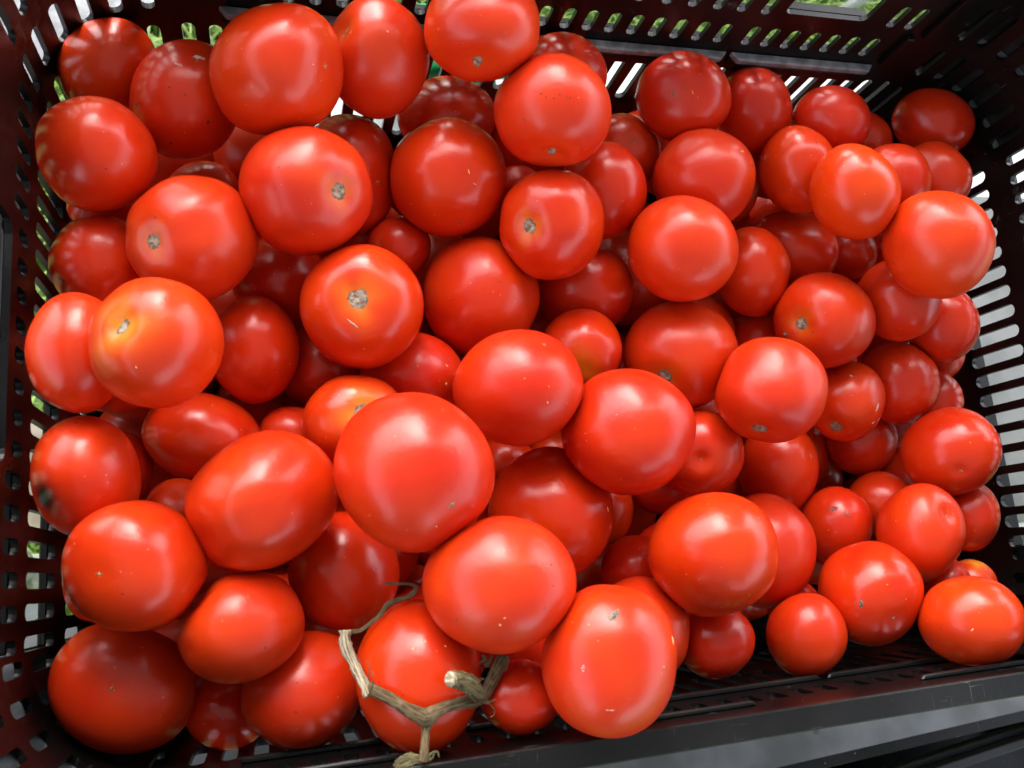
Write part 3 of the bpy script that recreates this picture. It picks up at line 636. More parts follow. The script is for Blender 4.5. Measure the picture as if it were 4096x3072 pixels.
[75,"big smooth tomato above the dried vine with scattered dark specks",[-0.0902,0.065,0.9495],[0.664,0.0857,-0.0922,-0.737],[0.0281,0.0319,0.0291],[0.537,-0.52,-0.664],"none",0.0,[1,0],0,0,[[-0.277,0.63,0.725,"pit",0.031,1,0],[-0.276,0.522,0.807,"pit",0.019,1,0],[0.439,0.076,0.895,"nick",0.025,1,0],[-0.445,0.245,0.861,"pit",0.019,1,0],[0.007,0.655,0.756,"pit",0.019,1,0],[0.303,0.548,0.779,"pit",0.019,1,0],[0.479,-0.513,0.712,"pit",0.025,1,0],[0.537,0.019,0.844,"nick",0.031,1,0]],[[-0.818,-0.569,0.079,0.081,0.38],[0.736,-0.573,-0.362,0.09,0.38],[0.587,0.799,-0.135,0.089,0.38]]],
[76,"big tomato with dry star scar and a bruise ring, lower left",[-0.2317,0.0859,0.919],[0.3648,-0.0578,0.041,-0.9284],[0.0251,0.0273,0.0254],[-0.474,0.284,-0.834],"blossom",0.0,[1,0],0,0.15,[],[[-0.252,-0.841,-0.479,0.043,0.38],[-0.958,0.278,0.067,0.057,0.38],[-0.216,0.976,-0.036,0.05,0.38]]],
[77,"orange edge of a tomato behind the starred one at the left wall",[-0.2563,0.0806,0.8741],[0.0916,-0.0887,0.0172,-0.9917],[0.0128,0.0163,0.014],[0.017,-0.951,-0.308],"none",0.0,[1,0],0,0.3,[],[]],
[78,"kidney shaped tomato with one waist, lower left",[-0.1929,0.0578,0.9111],[0.7314,-0.0263,-0.0006,-0.6815],[0.0233,0.0253,0.0235],[-0.269,0.842,-0.468],"none",0.0,[1,0],0,0.2,[[0.447,0.333,0.83,"pit",0.054,0.4,10]],[[-0.629,-0.721,0.29,0.17,0.5],[-0.959,0.237,0.152,0.054,0.38],[-0.657,-0.736,0.164,0.05,0.38],[0.721,0.475,-0.505,0.087,0.38]]],
[79,"dim red tomato behind the curled vine tip, lower left of centre",[-0.1465,0.0769,0.8779],[0.0941,0.0394,0.0009,-0.9948],[0.0262,0.0285,0.0265],[-0.379,-0.414,-0.827],"none",0.0,[1,0],0,-0.1,[],[]],
[80,"big dim tomato in the front left corner of the crate",[-0.2433,0.0355,0.8731],[0.4398,-0.0863,-0.0063,-0.8939],[0.0271,0.0315,0.0284],[-0.133,0.128,-0.983],"blossom",0.0,[1,0],0,0.05,[],[[-0.964,-0.202,0.173,0.1,0.5],[-0.313,0.946,-0.078,0.022,0.38]]],
[81,"almost black shaded tomato at the front wall right of the corner one",[-0.2015,0.018,0.865],[0.5677,-0.0569,-0.0375,-0.8204],[0.0152,0.0188,0.0164],[-0.628,0.151,-0.764],"none",0.0,[1,0],0,-0.5,[],[[-0.015,-0.979,0.201,0.022,0.38],[-0.439,0.611,0.659,0.037,0.38]]],
[82,"tilted tomato with streak highlight at the front wall left of the vine",[-0.1685,0.0264,0.8887],[0.7516,-0.0339,-0.0473,-0.6571],[0.0245,0.0266,0.0247],[0.386,-0.573,-0.723],"none",0.0,[1,0],0,0.1,[[0.317,-0.15,0.936,"pit",0.031,1,0]],[[-0.703,-0.406,0.585,0.087,0.38],[0.031,-0.803,-0.596,0.037,0.38]]],
[83,"upright tomato behind the dried forked vine at the front",[-0.1213,0.0306,0.9226],[0.0133,0.0758,-0.0569,-0.9954],[0.0268,0.0311,0.028],[0.114,-0.679,-0.725],"none",0.0,[1,0],0,0.1,[[-0.14,-0.406,0.903,"nick",0.033,1,0],[0.053,-0.331,0.942,"nick",0.039,1,0],[-0.44,-0.31,0.843,"nick",0.026,1,0]],[[-0.708,-0.517,0.481,0.09,0.38],[-0.958,0.287,-0.024,0.031,0.38]]],
[84,"dark tomato at the front wall right of the dried vine",[-0.0796,0.0174,0.9294],[0.664,0.0482,-0.1422,-0.7325],[0.0148,0.0173,0.0155],[-0.61,0.708,-0.357],"none",0.0,[1,0],0,-0.2,[],[[-0.236,-0.959,0.154,0.031,0.38],[-0.375,0.819,0.434,0.078,0.38]]],
[85,"large tomato with grey oval scab and split skin at the front rim",[-0.0477,0.031,0.954],[0.1447,-0.188,0.0304,0.971],[0.0283,0.0313,0.0289],[0.06,-0.969,0.241],"none",0.125,[2.3,0],0,0.1,[[0.012,-0.51,0.86,"scab",0.249,0.42,60],[0.311,0.165,0.936,"wet",0.1,0.5,70],[-0.136,0.582,0.802,"wet",0.137,0.2,10],[-0.842,-0.38,0.382,"nick",0.137,0.25,-75],[-0.775,-0.044,0.63,"nick",0.05,0.4,0]],[[0.759,-0.612,0.221,0.08,0.5],[-0.691,0.66,0.295,0.04,0.5],[0.901,-0.339,0.27,0.089,0.38],[0.817,0.487,-0.308,0.078,0.38]]],
[86,"tomato behind the scabbed split one at the front",[-0.0002,0.0346,0.882],[0.2054,-0.2065,-0.0001,0.9567],[0.025,0.0269,0.0251],[-0.95,-0.218,-0.223],"none",0.0,[1,0],0,0,[],[[-0.256,-0.879,0.403,0.04,0.4],[-0.446,-0.844,0.299,0.067,0.38],[-0.922,-0.152,-0.357,0.088,0.38],[0.314,-0.672,-0.671,0.057,0.38]]],
[87,"large bright round tomato above the front rim, right of middle",[0.0308,0.0693,0.9089],[0.7785,0.1431,-0.1999,-0.5775],[0.0304,0.0323,0.0304],[0.821,-0.154,-0.55],"none",0.0,[1,0],0,0.2,[],[[0.418,-0.89,-0.179,0.067,0.38]]],
[88,"pale tomato peeking out right of the large bright one, lower right",[0.0891,0.068,0.862],[0.1638,-0.27,-0.0415,0.9479],[0.0286,0.0324,0.0295],[-0.022,0.684,-0.73],"none",0.0,[1,0],0,-0.2,[],[[-0.42,-0.891,0.174,0.06,0.5],[-0.605,0.698,0.382,0.01,0.38],[-0.541,0.595,-0.595,0.058,0.38]]],
[89,"tomato with wrinkled bruised top, lower right",[0.1516,0.0776,0.8442],[0.1644,-0.3051,-0.058,0.9362],[0.0215,0.0247,0.0224],[-0.2,-0.352,-0.914],"none",0.0,[1,0],0,-0.3,[[0.156,-0.394,0.906,"bruise",0.306,0.5,10],[-0.207,-0.333,0.92,"bruise",0.188,0.5,-30]],[[0.861,-0.504,0.075,0.043,0.38],[-0.558,-0.429,-0.711,0.049,0.38],[-0.935,-0.141,0.326,0.033,0.38]]],
[90,"shaded tomato deep behind the dimpled lumpy one, lower right",[0.1916,0.0888,0.8367],[0.7859,0.1957,-0.2695,-0.521],[0.0201,0.0214,0.0201],[-0.838,-0.49,-0.239],"none",0.0,[1,0],0,0.1,[],[[-0.013,-0.65,0.76,0.049,0.38]]],
[91,"lumpy upright tomato with pinched dimple, lower right",[0.1778,0.0695,0.8832],[0.1573,-0.3443,-0.0552,0.9239],[0.0231,0.028,0.0247],[0.565,0.5,-0.656],"dimple",0.0,[1,0],0,0.2,[],[[-0.565,-0.5,0.656,0.07,0.3],[-0.909,0.38,0.173,0.05,0.5],[0.962,0.124,-0.244,0.033,0.38],[0.399,0.671,0.625,0.013,0.38],[-0.514,0.66,-0.548,0.06,0.38]]],
[92,"tomato with slot reflections at the right wall, lower right",[0.2334,0.0764,0.864],[0.1238,-0.368,-0.0527,0.92],[0.0162,0.0218,0.0183],[0.381,0.811,-0.444],"none",0.0,[1,0],0,-0.2,[],[[0.399,-0.781,0.481,0.054,0.38]]],
[93,"round tomato with grey scuff and small dot scar, lower right",[0.1342,0.0397,0.8872],[0.8561,0.1061,-0.3044,-0.4039],[0.0258,0.0283,0.0262],[-0.654,0.051,-0.754],"blossom",0.0,[1,0],0,0,[[0.026,-0.231,0.973,"scab",0.142,0.5,-50]],[[-0.061,0.83,-0.554,0.013,0.38],[-0.184,-0.813,0.552,0.046,0.38],[0.893,0.447,0.058,0.045,0.38]]],
[94,"smallest whole tomato, smooth and round, sitting near the front wall",[0.0914,0.0222,0.8865],[0.3428,-0.2867,-0.0525,0.8931],[0.0198,0.0219,0.0202],[-0.79,0.458,-0.407],"none",0.0,[1,0],0,0,[],[[0.838,-0.47,-0.277,0.01,0.38],[-0.344,-0.808,-0.479,0.046,0.38]]],
[95,"oblong orange red tomato lowest at the right, near the front right corner",[0.1686,0.0226,0.9186],[0.6963,0.2011,-0.3057,-0.6175],[0.0228,0.0256,0.0234],[0.818,-0.007,-0.575],"none",0.0,[1,0],0,0.4,[[0.014,-0.549,0.835,"pit",0.037,1,0],[0.187,-0.027,0.982,"nick",0.083,0.35,-50]],[[-0.53,-0.847,0.041,0.045,0.38]]],
[96,"yellow shouldered tomato hidden behind the oblong one at front right",[0.2242,0.0342,0.8616],[0.3021,-0.3563,-0.0852,0.8801],[0.0153,0.0175,0.0159],[0.182,-0.913,0.365],"none",0.0,[1,0],1.3,0.4,[],[[0.372,0.19,0.909,0.069,0.38]]],
[97,"pinkish bit of tomato beside the yellow shouldered one at front right",[0.1968,0.0373,0.873],[0.2348,-0.3516,-0.0565,0.9044],[0.0142,0.0167,0.0149],[-0.546,0.758,-0.357],"none",0.0,[1,0],0,-0.5,[],[[0.582,-0.564,0.586,0.06,0.38],[-0.424,-0.142,-0.895,0.069,0.38]]],
[98,"dark tomato in shade at the front wall left of the smallest one",[0.0398,0.0246,0.884],[0.7898,0.0962,-0.227,-0.5616],[0.0185,0.0201,0.0187],[-0.958,-0.264,-0.114],"none",0.0,[1,0],0,-0.3,[],[[-0.521,-0.725,0.45,0.088,0.38],[-0.523,-0.127,-0.843,0.066,0.38]]],
[99,"deep dark tomato left of the large bright round one, lower middle",[0.0117,0.0644,0.8541],[0.7948,0.1109,-0.1695,-0.5721],[0.0183,0.0191,0.0181],[0.68,-0.58,-0.448],"none",0.0,[1,0],0,-0.5,[],[[0.675,-0.217,0.705,0.057,0.38]]],
[100,"bit of red tomato just above the smallest one at the front",[0.1123,0.034,0.8469],[0.3733,-0.2755,-0.0754,0.8827],[0.0149,0.0162,0.0151],[0.702,-0.618,-0.353],"none",0.0,[1,0],0,-0.1,[],[[0.705,-0.318,0.634,0.058,0.38]]],
[101,"glimpse of tomato in the gap under the central broad one",[-0.0497,0.1283,0.8299],[0.6697,0.1377,-0.0488,-0.7281],[0.018,0.0186,0.0177],[0.671,0.652,-0.354],"none",0.0,[1,0],0,0.1,[],[[0.511,0.471,0.719,0.068,0.38],[-0.178,0.842,-0.51,0.063,0.38]]],
[102,"dark tomato under the dimpled one right of centre",[0.0501,0.1104,0.8217],[0.6728,0.1862,-0.1275,-0.7046],[0.0163,0.02,0.0175],[0.268,0.918,-0.292],"none",0.0,[1,0],0,-0.4,[],[[-0.492,0.436,0.754,0.059,0.38]]],
[103,"orange glimpse of tomato in the gap above the dark front one",[0.0444,0.0358,0.8538],[0.7876,0.1045,-0.2099,-0.5698],[0.0147,0.0158,0.0148],[-0.105,-0.954,-0.282],"none",0.0,[1,0],0,0.5,[],[[0.488,0.131,0.863,0.066,0.38]]],
[104,"crumpled pink bit of tomato between the ribbed and scratched ones",[-0.0377,0.2824,0.8639],[0.6621,0.255,0.057,-0.7023],[0.0146,0.015,0.0143],[-0.029,0.989,-0.144],"none",0.0,[1,0],0,-0.6,[],[]],
[105,"orange glimpse of tomato just right below the central broad one",[-0.0179,0.133,0.8223],[0.6896,0.1583,-0.0706,-0.7032],[0.0164,0.017,0.0162],[0.678,0.704,-0.213],"none",0.0,[1,0],0,0.4,[],[[0.115,-0.821,0.56,0.063,0.38]]]]
FILLERS = [[-0.1284,0.2654,0.7748,0.031],[-0.0531,0.1843,0.7781,0.031],[0.0424,0.2473,0.8145,0.031],[-0.1012,0.0374,0.8451,0.031],[-0.1997,0.2252,0.808,0.031],[0.118,0.2428,0.7993,0.031],[0.0968,0.1202,0.7818,0.031],[-0.2026,0.0922,0.8075,0.031],[0.175,0.0731,0.7896,0.031],[-0.0035,0.2791,0.7991,0.031],[-0.0583,0.2962,0.8097,0.031],[0.0061,0.1523,0.7844,0.031],[-0.0782,0.1012,0.7972,0.031],[0.1307,0.3042,0.785,0.031],[0.1517,0.1607,0.7664,0.031],[0.0567,0.294,0.7843,0.031],[-0.1321,0.0903,0.8277,0.031],[0.2174,0.2599,0.7715,0.031],[0.0708,0.0536,0.7928,0.031],[0.196,0.3078,0.8314,0.031],[-0.0587,0.0485,0.7709,0.031],[-0.1795,0.18,0.7703,0.031],[0.2436,0.0895,0.7726,0.031],[-0.0005,0.0615,0.7914,0.031],[-0.2433,0.1572,0.7858,0.031],[-0.1056,0.2058,0.7898,0.031],[-0.1433,0.0429,0.7752,0.031],[-0.2364,0.3216,0.8065,0.031],[0.2426,0.1489,0.7865,0.031],[0.0523,0.1889,0.7865,0.031],[0.2151,0.2173,0.8267,0.031],[-0.1254,0.3171,0.797,0.031],[-0.2284,0.0375,0.804,0.031],[-0.2433,0.2705,0.768,0.031],[0.1663,0.1851,0.8215,0.031],[-0.1387,0.1415,0.7737,0.031],[-0.1738,0.0531,0.8359,0.031],[0.1895,0.3104,0.7694,0.031],[-0.0279,0.2356,0.7714,0.031],[-0.1756,0.3044,0.766,0.031],[-0.2436,0.1933,0.8295,0.031],[0.1258,0.0532,0.7664,0.031],[-0.1745,0.3161,0.8296,0.031],[-0.0462,0.0489,0.8264,0.031],[0.2394,0.2711,0.829,0.031],[0.2065,0.1949,0.7741,0.031],[-0.0259,0.1098,0.7668,0.031],[0.1638,0.2393,0.7656,0.031],[0.0365,0.1016,0.7699,0.031],[-0.0964,0.1521,0.8158,0.031],[-0.2338,0.2113,0.7656,0.031],[0.1064,0.1944,0.7709,0.031],[-0.1903,0.1482,0.8151,0.031],[0.2227,0.0418,0.7938,0.031],[0.2434,0.3157,0.7944,0.031],[-0.0259,0.3196,0.7657,0.031],[-0.0769,0.2474,0.8157,0.027],[-0.0058,0.2001,0.8037,0.027],[-0.0233,0.3214,0.8458,0.027],[-0.2467,0.2505,0.8274,0.027],[-0.1828,0.2522,0.7662,0.027],[-0.2364,0.0891,0.7672,0.027],[0.2328,0.1016,0.8244,0.027],[-0.0799,0.3222,0.7697,0.027],[0.0245,0.2417,0.7654,0.027],[-0.0429,0.1727,0.8284,0.027],[-0.1704,0.0978,0.765,0.027],[-0.1644,0.2666,0.8143,0.027],[-0.0751,0.2646,0.7676,0.027],[-0.0561,0.0361,0.8794,0.027],[0.0761,0.2418,0.7669,0.027],[0.08,0.1546,0.8198,0.027],[0.1463,0.3207,0.8463,0.027],[0.0262,0.3295,0.7658,0.023],[0.0244,0.1492,0.8306,0.023],[-0.2451,0.1065,0.8282,0.023],[-0.1014,0.1041,0.8725,0.023],[-0.2113,0.0814,0.8609,0.023],[0.2373,0.2435,0.8791,0.023],[0.1937,0.1119,0.7665,0.023],[0.1423,0.1014,0.767,0.023],[-0.1738,0.1064,0.8468,0.023],[0.1182,0.0661,0.8147,0.023],[-0.1167,0.0895,0.7694,0.023],[-0.1197,0.269,0.8231,0.023],[0.1795,0.2673,0.8052,0.023],[-0.1488,0.2186,0.771,0.023],[0.0233,0.3171,0.8206,0.023],[0.2514,0.214,0.7767,0.023],[-0.2481,0.1802,0.8764,0.023],[-0.1439,0.2246,0.8179,0.023],[-0.1927,0.0329,0.7656,0.023],[0.004,0.0996,0.8236,0.023],[0.0885,0.3289,0.8144,0.023],[-0.0996,0.0544,0.798,0.023],[0.0044,0.0312,0.834,0.023],[0.0444,0.0659,0.8327,0.023],[-0.1415,0.1401,0.832,0.023],[-0.2083,0.2756,0.8068,0.023]]

def rho_fn(p, rnd, dents, deep, blossom_deep, sqmax=2.5, sq_fixed=0):
    """Radius of a tomato in direction v (unit), as a function."""
    p = p.normalized()
    e1 = p.orthogonal().normalized()
    e2 = p.cross(e1)
    k = rnd.choice((4, 5, 6, 7))
    ph = rnd.uniform(0, 6.28)
    amp = rnd.uniform(0.004, 0.014)
    modes = []
    for i in range(4):
        a = Vector((rnd.gauss(0, 1), rnd.gauss(0, 1), rnd.gauss(0, 1))).normalized()
        modes.append((a, rnd.uniform(-0.028, 0.028)))
    so = Vector((rnd.uniform(-50, 50), rnd.uniform(-50, 50), rnd.uniform(-50, 50)))
    sq = sq_fixed or rnd.uniform(2.05, sqmax)
    D_ = [(Vector(d[:3]).normalized(), d[3], d[4]) for d in dents]
    for i in range(3):
        a = Vector((rnd.gauss(0, 1), rnd.gauss(0, 1), rnd.gauss(0, 1))).normalized()
        D_.append((a, rnd.uniform(-0.018, 0.034), rnd.uniform(0.35, 0.7)))
    def f(v):
        c = max(-1, min(1, v.dot(p)))
        th = math.acos(c)
        ac = abs(c); sn = math.sqrt(max(0.0, 1 - c * c))
        r = 0.985 * (ac ** sq + sn ** sq) ** (-1 / sq)
        r -= deep * math.exp(-(th / 0.30) ** 2)
        r -= blossom_deep * math.exp(-((math.pi - th) / 0.16) ** 2)
        az = math.atan2(v.dot(e2), v.dot(e1))
        r += amp * math.cos(k * az + ph) * math.exp(-((th - 0.95) / 0.55) ** 2) * (1 - math.exp(-(th / 0.45) ** 2))
        for a, m in modes:
            x = v.dot(a)
            r += m * (x * x * x * 1.3 if m > 0 else 1.2 * x * x - 0.4)
        for a, dd, w in D_:
            t = math.acos(max(-1, min(1, v.dot(a))))
            r -= dd * math.exp(-(t / w) ** 2)
        r += 0.010 * noise.noise(v * 1.8 + so)
        return r
    return f, e1, e2

def frame_of(d):
    a = Vector((0, 1, 0)) if abs(d.y) < 0.9 else Vector((1, 0, 0))
    x = a.cross(d).normalized()
    return x, d.cross(x)

def patch(name, d, size, aspect, ang, f, ax, material, parent, rnd, lift=0.012, jag=0.25, star=False, n=14, dome=0.0):
    """A small irregular scab, nick or pit lying on the skin round direction d."""
    x, y = frame_of(d)
    ca, sa = math.cos(ang), math.sin(ang)
    u = x * ca + y * sa
    w = y * ca - x * sa
    V = [d]
    rings = (0.5, 0.78, 1.0) if name == 'stem_scar' else (0.55, 1.0)
    rimv = [0.0]
    for q in rings:
        for k in range(n):
            t = 2 * math.pi * k / n
            j = 1 + rnd.uniform(-jag, jag)
            if star:
                j *= 1.5 if k % 3 == 0 else 0.55
            V.append((d + u * math.cos(t) * size * q * j + w * math.sin(t) * size * aspect * q * j).normalized())
            rimv.append(q)
    pos = []
    for v, q in zip(V, rimv):
        h = f(v) + lift * (1 - q * q * 1.25) + dome * (1 - q) + rnd.uniform(-1, 1) * lift * 0.25 * (q < 0.9)
        pos.append(Vector((v.x * ax[0] * h, v.y * ax[1] * h, v.z * ax[2] * h)))
    F = []
    for k in range(n):
        F.append([0, 1 + k, 1 + (k + 1) % n])
        for q_ in range(len(rings) - 1):
            b_ = 1 + q_ * n
            F.append([b_ + k, b_ + n + k, b_ + n + (k + 1) % n, b_ + (k + 1) % n])
    o = mesh_obj(name, pos, F, material, parent, smooth=True)
    at = o.data.attributes.new('rim', 'FLOAT', 'POINT')
    for i, q in enumerate(rimv):
        at.data[i].value = 0.9 if q > 0.9 else 0.45 if q > 0.7 else 0.0
    return o

def sphere_dirs(nlat, nlon, p, e1, e2):
    out = [p.copy()]
    for i in range(1, nlat):
        # denser rings near the stem pole
        s = i / nlat
        th = math.pi * (0.82 * s + 0.18 * s * s)
        for j in range(nlon):
            a = 2 * math.pi * j / nlon
            out.append(p * math.cos(th) + (e1 * math.cos(a) + e2 * math.sin(a)) * math.sin(th))
    out.append(-p)
    F = []
    for j in range(nlon):
        F.append([0, 1 + j, 1 + (j + 1) % nlon])
    for i in range(nlat - 2):
        a, b = 1 + i * nlon, 1 + (i + 1) * nlon
        for j in range(nlon):
            F.append([a + j, b + j, b + (j + 1) % nlon, a + (j + 1) % nlon])
    a, l = 1 + (nlat - 2) * nlon, len(out) - 1
    for j in range(nlon):
        F.append([a + j, l, a + (j + 1) % nlon])
    return out, F

MARK_NAMES = {'pit': 'pit', 'nick': 'skin_fleck', 'scuff': 'scuff', 'scab': 'scab', 'slit': 'skin_slit', 'wet': 'skin_split', 'bruise': 'bruise', 'twig': 'dried_curl'}

def build_tomato(row, nlat=40, nlon=60):
    tid, label, loc, q, ax, pole, kind, st, shape, halo, hue, marks, dents = row
    rnd = random.Random(tid * 7 + 1)
    p = Vector(pole).normalized()
    deep = 0.10 if kind != 'none' else 0.05
    bl = 0.05 if kind == 'dimple' else 0.012
    f, e1, e2 = rho_fn(p, rnd, dents, deep, bl, 2.5 if kind != 'none' else 2.25, shape[0] if shape[0] > 1.5 else 0)
    V, F = sphere_dirs(nlat, nlon, p, e1, e2)
    pos = [Vector((v.x * ax[0], v.y * ax[1], v.z * ax[2])) * f(v) for v in V]
    o = mesh_obj('tomato', pos, F, SKIN, None, smooth=True)
    o.location = loc
    o.rotation_mode = 'QUATERNION'
    o.rotation_quaternion = Quaternion(q)
    if halo:
        at = o.data.attributes.new('halo', 'FLOAT', 'POINT')
        w = max(st, 0.10) * 1.55 + 0.05 + (0.10 if halo > 0.8 else 0)
        for i, v in enumerate(V):
            th = math.acos(max(-1, min(1, v.dot(p))))
            az = math.atan2(v.dot(e2), v.dot(e1))
            ww = w * (1 + 0.18 * math.sin(3 * az + tid) + 0.12 * math.sin(5 * az))
            at.data[i].value = min(1.0, halo * 0.62 * math.exp(-(th / ww) ** 2))
    if tid == 67:
        at = o.data.attributes.new('rot', 'FLOAT', 'POINT')
        c = Vector(ROT_DIR).normalized()
        for i, v in enumerate(V):
            th = math.acos(max(-1, min(1, v.dot(c))))
            at.data[i].value = min(1.0, 1.25 * math.exp(-(th / 0.26) ** 2))
    o['hue'] = float(hue)
    if label:
        tag(o, label, 'tomato', 'ripe tomatoes heaped in the black crate')
    if kind == 'stem':
        x, y = frame_of(p)
        patch('stem_scar', p, st * 1.28, shape[0], math.radians(shape[1]), f, ax, CORK, o, rnd, lift=0.012, jag=0.13, n=20)
    elif kind in ('blossom', 'dimple'):
        patch('blossom_scar', -p, 0.055, 0.8, rnd.uniform(0, 3), f, ax, MARKS['star'], o, rnd, lift=0.008, jag=0.3, star=True, n=12)
    for mx, my, mz, mk, size, asp, ang in marks:
        patch(MARK_NAMES[mk], Vector((mx, my, mz)).normalized(), size / 2 * (1.0 if size > 0.08 else 1.15), asp, math.radians(ang), f, ax, MARKS[mk], o, rnd,
              lift=0.02 if mk in ('twig', 'scab') else 0.007, jag=0.35 if mk in ('scuff', 'scab', 'bruise', 'wet') else 0.18, n=16 if size > 0.1 else 9)
    return o

ROT_DIR = [0.753,0.211,0.623]
for row in TOMATOES:
    build_tomato(row)
for i, (x, y, z, r) in enumerate(FILLERS):
    rnd = random.Random(i + 900)
    pole = [rnd.gauss(0, 1), rnd.gauss(0, 1), rnd.gauss(0, 1) - 1.2]
    o = build_tomato([1000 + i, None, (x, y, z), (1, 0, 0, 0), (r, r * rnd.uniform(.95, 1.03), r * rnd.uniform(.9, 1)), pole, 'none', 0, (1, 0), 0, rnd.uniform(-.5, .3), [], []], 20, 30)
    tag(o, 'ripe tomato of the hidden lower layers under the heap', 'tomato', 'tomatoes of the lower layers')

# ------------------------------------------------------------------ dried vine
VINE = {"stalk":[[-0.152,0.0525,0.9308,0.0022],[-0.1519,0.0467,0.9315,0.00247],[-0.1492,0.0393,0.9328,0.0022],[-0.1466,0.0326,0.9404,0.00216],[-0.1451,0.0272,0.9434,0.00182]],"branch":[[-0.1457,0.031,0.9379,0.00211],[-0.1417,0.0287,0.945,0.0024],[-0.1376,0.0264,0.9492,0.00225],[-0.1327,0.0228,0.9516,0.00237],[-0.1283,0.0199,0.9523,0.00295],[-0.1241,0.018,0.9521,0.00354],[-0.1199,0.0198,0.9528,0.0027],[-0.1154,0.0209,0.9521,0.00226],[-0.1091,0.021,0.9488,0.00242],[-0.1017,0.0201,0.9406,0.00288],[-0.0975,0.0216,0.9387,0.0027],[-0.0946,0.0255,0.9387,0.0027],[-0.0919,0.0295,0.9387,0.00277],[-0.0894,0.0332,0.9387,0.00283],[-0.0878,0.0358,0.9386,0.00243]],"lower_stalk":[[-0.1243,0.0192,0.9527,0.00334],[-0.1241,0.0155,0.9508,0.00226],[-0.1249,0.0125,0.9524,0.00174],[-0.1263,0.009,0.9575,0.00165],[-0.1271,0.0061,0.959,0.00171],[-0.1276,0.0039,0.959,0.0019]],"stub":[[-0.1152,0.032,0.9619,0.00288],[-0.112,0.0313,0.9601,0.0034],[-0.1077,0.029,0.9566,0.00357],[-0.1037,0.0256,0.9513,0.00292],[-0.1005,0.0224,0.9473,0.00165]],"tendril":[[-0.1498,0.0514,0.9293,0.00101],[-0.1454,0.0517,0.9299,0.00087],[-0.1409,0.0544,0.9303,0.00087],[-0.1369,0.0573,0.9306,0.00101],[-0.1342,0.0606,0.9306,0.00121],[-0.1309,0.0621,0.931,0.00114],[-0.1264,0.0629,0.9316,0.00101],[-0.1229,0.0647,0.9319,0.00114],[-0.1218,0.0669,0.9318,0.00087],[-0.1244,0.0684,0.9313,0.0006],[-0.1294,0.0689,0.9304,0.0006],[-0.1342,0.0696,0.9296,0.00074]],"sepals":[[[-0.1036,0.0237,0.95,0.00078],[-0.101,0.0209,0.9464,0.00066],[-0.099,0.0195,0.9469,0.00053],[-0.0949,0.0204,0.9474,0.00033]],[[-0.0983,0.0377,0.9449,0.00073],[-0.0976,0.0356,0.9453,0.00066],[-0.0995,0.0349,0.945,0.00053],[-0.1019,0.034,0.9487,0.00026]],[[-0.0888,0.0365,0.9465,0.00066],[-0.0883,0.0346,0.9468,0.00059],[-0.0899,0.0306,0.947,0.00026]],[[-0.0978,0.0191,0.9471,0.00026],[-0.0959,0.0166,0.9477,0.00023],[-0.0968,0.0149,0.9492,0.00023],[-0.0986,0.0143,0.9499,0.00023]],[[-0.1025,0.0243,0.9485,0.00085],[-0.0997,0.0216,0.9465,0.00066],[-0.0982,0.0189,0.9471,0.0004]],[[-0.1051,0.0283,0.953,0.00077],[-0.1002,0.0284,0.9457,0.00066],[-0.0987,0.0286,0.9459,0.0004]],[[-0.1077,0.0254,0.9551,0.00077],[-0.1052,0.0223,0.9514,0.00058],[-0.1032,0.0201,0.9475,0.00039]],[[-0.1452,0.0338,0.9487,0.00026],[-0.1445,0.0383,0.9487,0.00022],[-0.1453,0.041,0.9453,0.00019]],[[-0.1455,0.0277,0.9474,0.00026],[-0.1437,0.0328,0.9513,0.00019],[-0.1437,0.0373,0.9506,0.00016]],[[-0.0978,0.0332,0.9455,0.00086],[-0.0958,0.0348,0.9456,0.00066],[-0.0946,0.0371,0.9456,0.00046]]],"leaves":[[[-0.1275,0.0046,0.959,0.00158],[-0.1309,0.0044,0.959,0.00145],[-0.1345,0.0034,0.959,0.00126],[-0.1382,0.0035,0.959,0.00095]],[[-0.1291,0.0053,0.959,0.00127],[-0.1325,0.0061,0.959,0.00139],[-0.1361,0.0053,0.959,0.00126],[-0.1385,0.0034,0.959,0.00063]],[[-0.1265,0.0044,0.959,0.00082],[-0.1244,0.006,0.959,0.00057],[-0.122,0.0064,0.959,0.00038],[-0.1214,0.0042,0.959,0.00025]],[[-0.1257,0.0038,0.959,0.00063],[-0.1239,0.0046,0.959,0.00044],[-0.123,0.0061,0.959,0.00025]]]}
vr = empty('dried_vine', VINE['branch'][5][:3])
vo = Vector(VINE['branch'][5][:3])
def rel(pts):
    return [[p[0] - vo.x, p[1] - vo.y, p[2] - vo.z, p[3]] for p in pts]
def tube(name, pts, m, seg=10, flat=0.9, rough=0.10, seed=1, sub=5):
    bm = bmesh.new()
    P = rel(pts)
    keep = Vector(CAM_LOC)
    for p in P:
        pass
    add_tube(bm, P, seg, flat, rough, sub, seed)
    return obj(name, bm, m, vr, smooth=True)
tube('stalk', VINE['stalk'], VINE_PALE, flat=0.45, rough=0.22, seed=2)
tube('branch', VINE['branch'], VINE_BARK, rough=0.09, seed=3)
tube('lower_stalk', VINE['lower_stalk'], VINE_BARK, rough=0.09, seed=4)
tube('stub', VINE['stub'], VINE_GREEN, rough=0.16, seed=5)
sb = VINE['stub']
d0 = Vector(sb[0][:3]) - Vector(sb[1][:3])
d0.normalize()
tube('stub_end', [list(Vector(sb[0][:3]) + d0 * k) + [sb[0][3] * q] for k, q in ((-0.0006, 1.02), (0.0010, 0.98), (0.0018, 0.7))], VINE_CUT, seg=12, flat=0.9, rough=0.12, seed=8, sub=2)
tube('tendril', VINE['tendril'], VINE_BARK, flat=0.25, rough=0.12, seed=6)
for i, h in enumerate(VINE['sepals']):
    tube('sepal', h, VINE_BARK, seg=6, flat=0.35, rough=0.15, seed=10 + i)
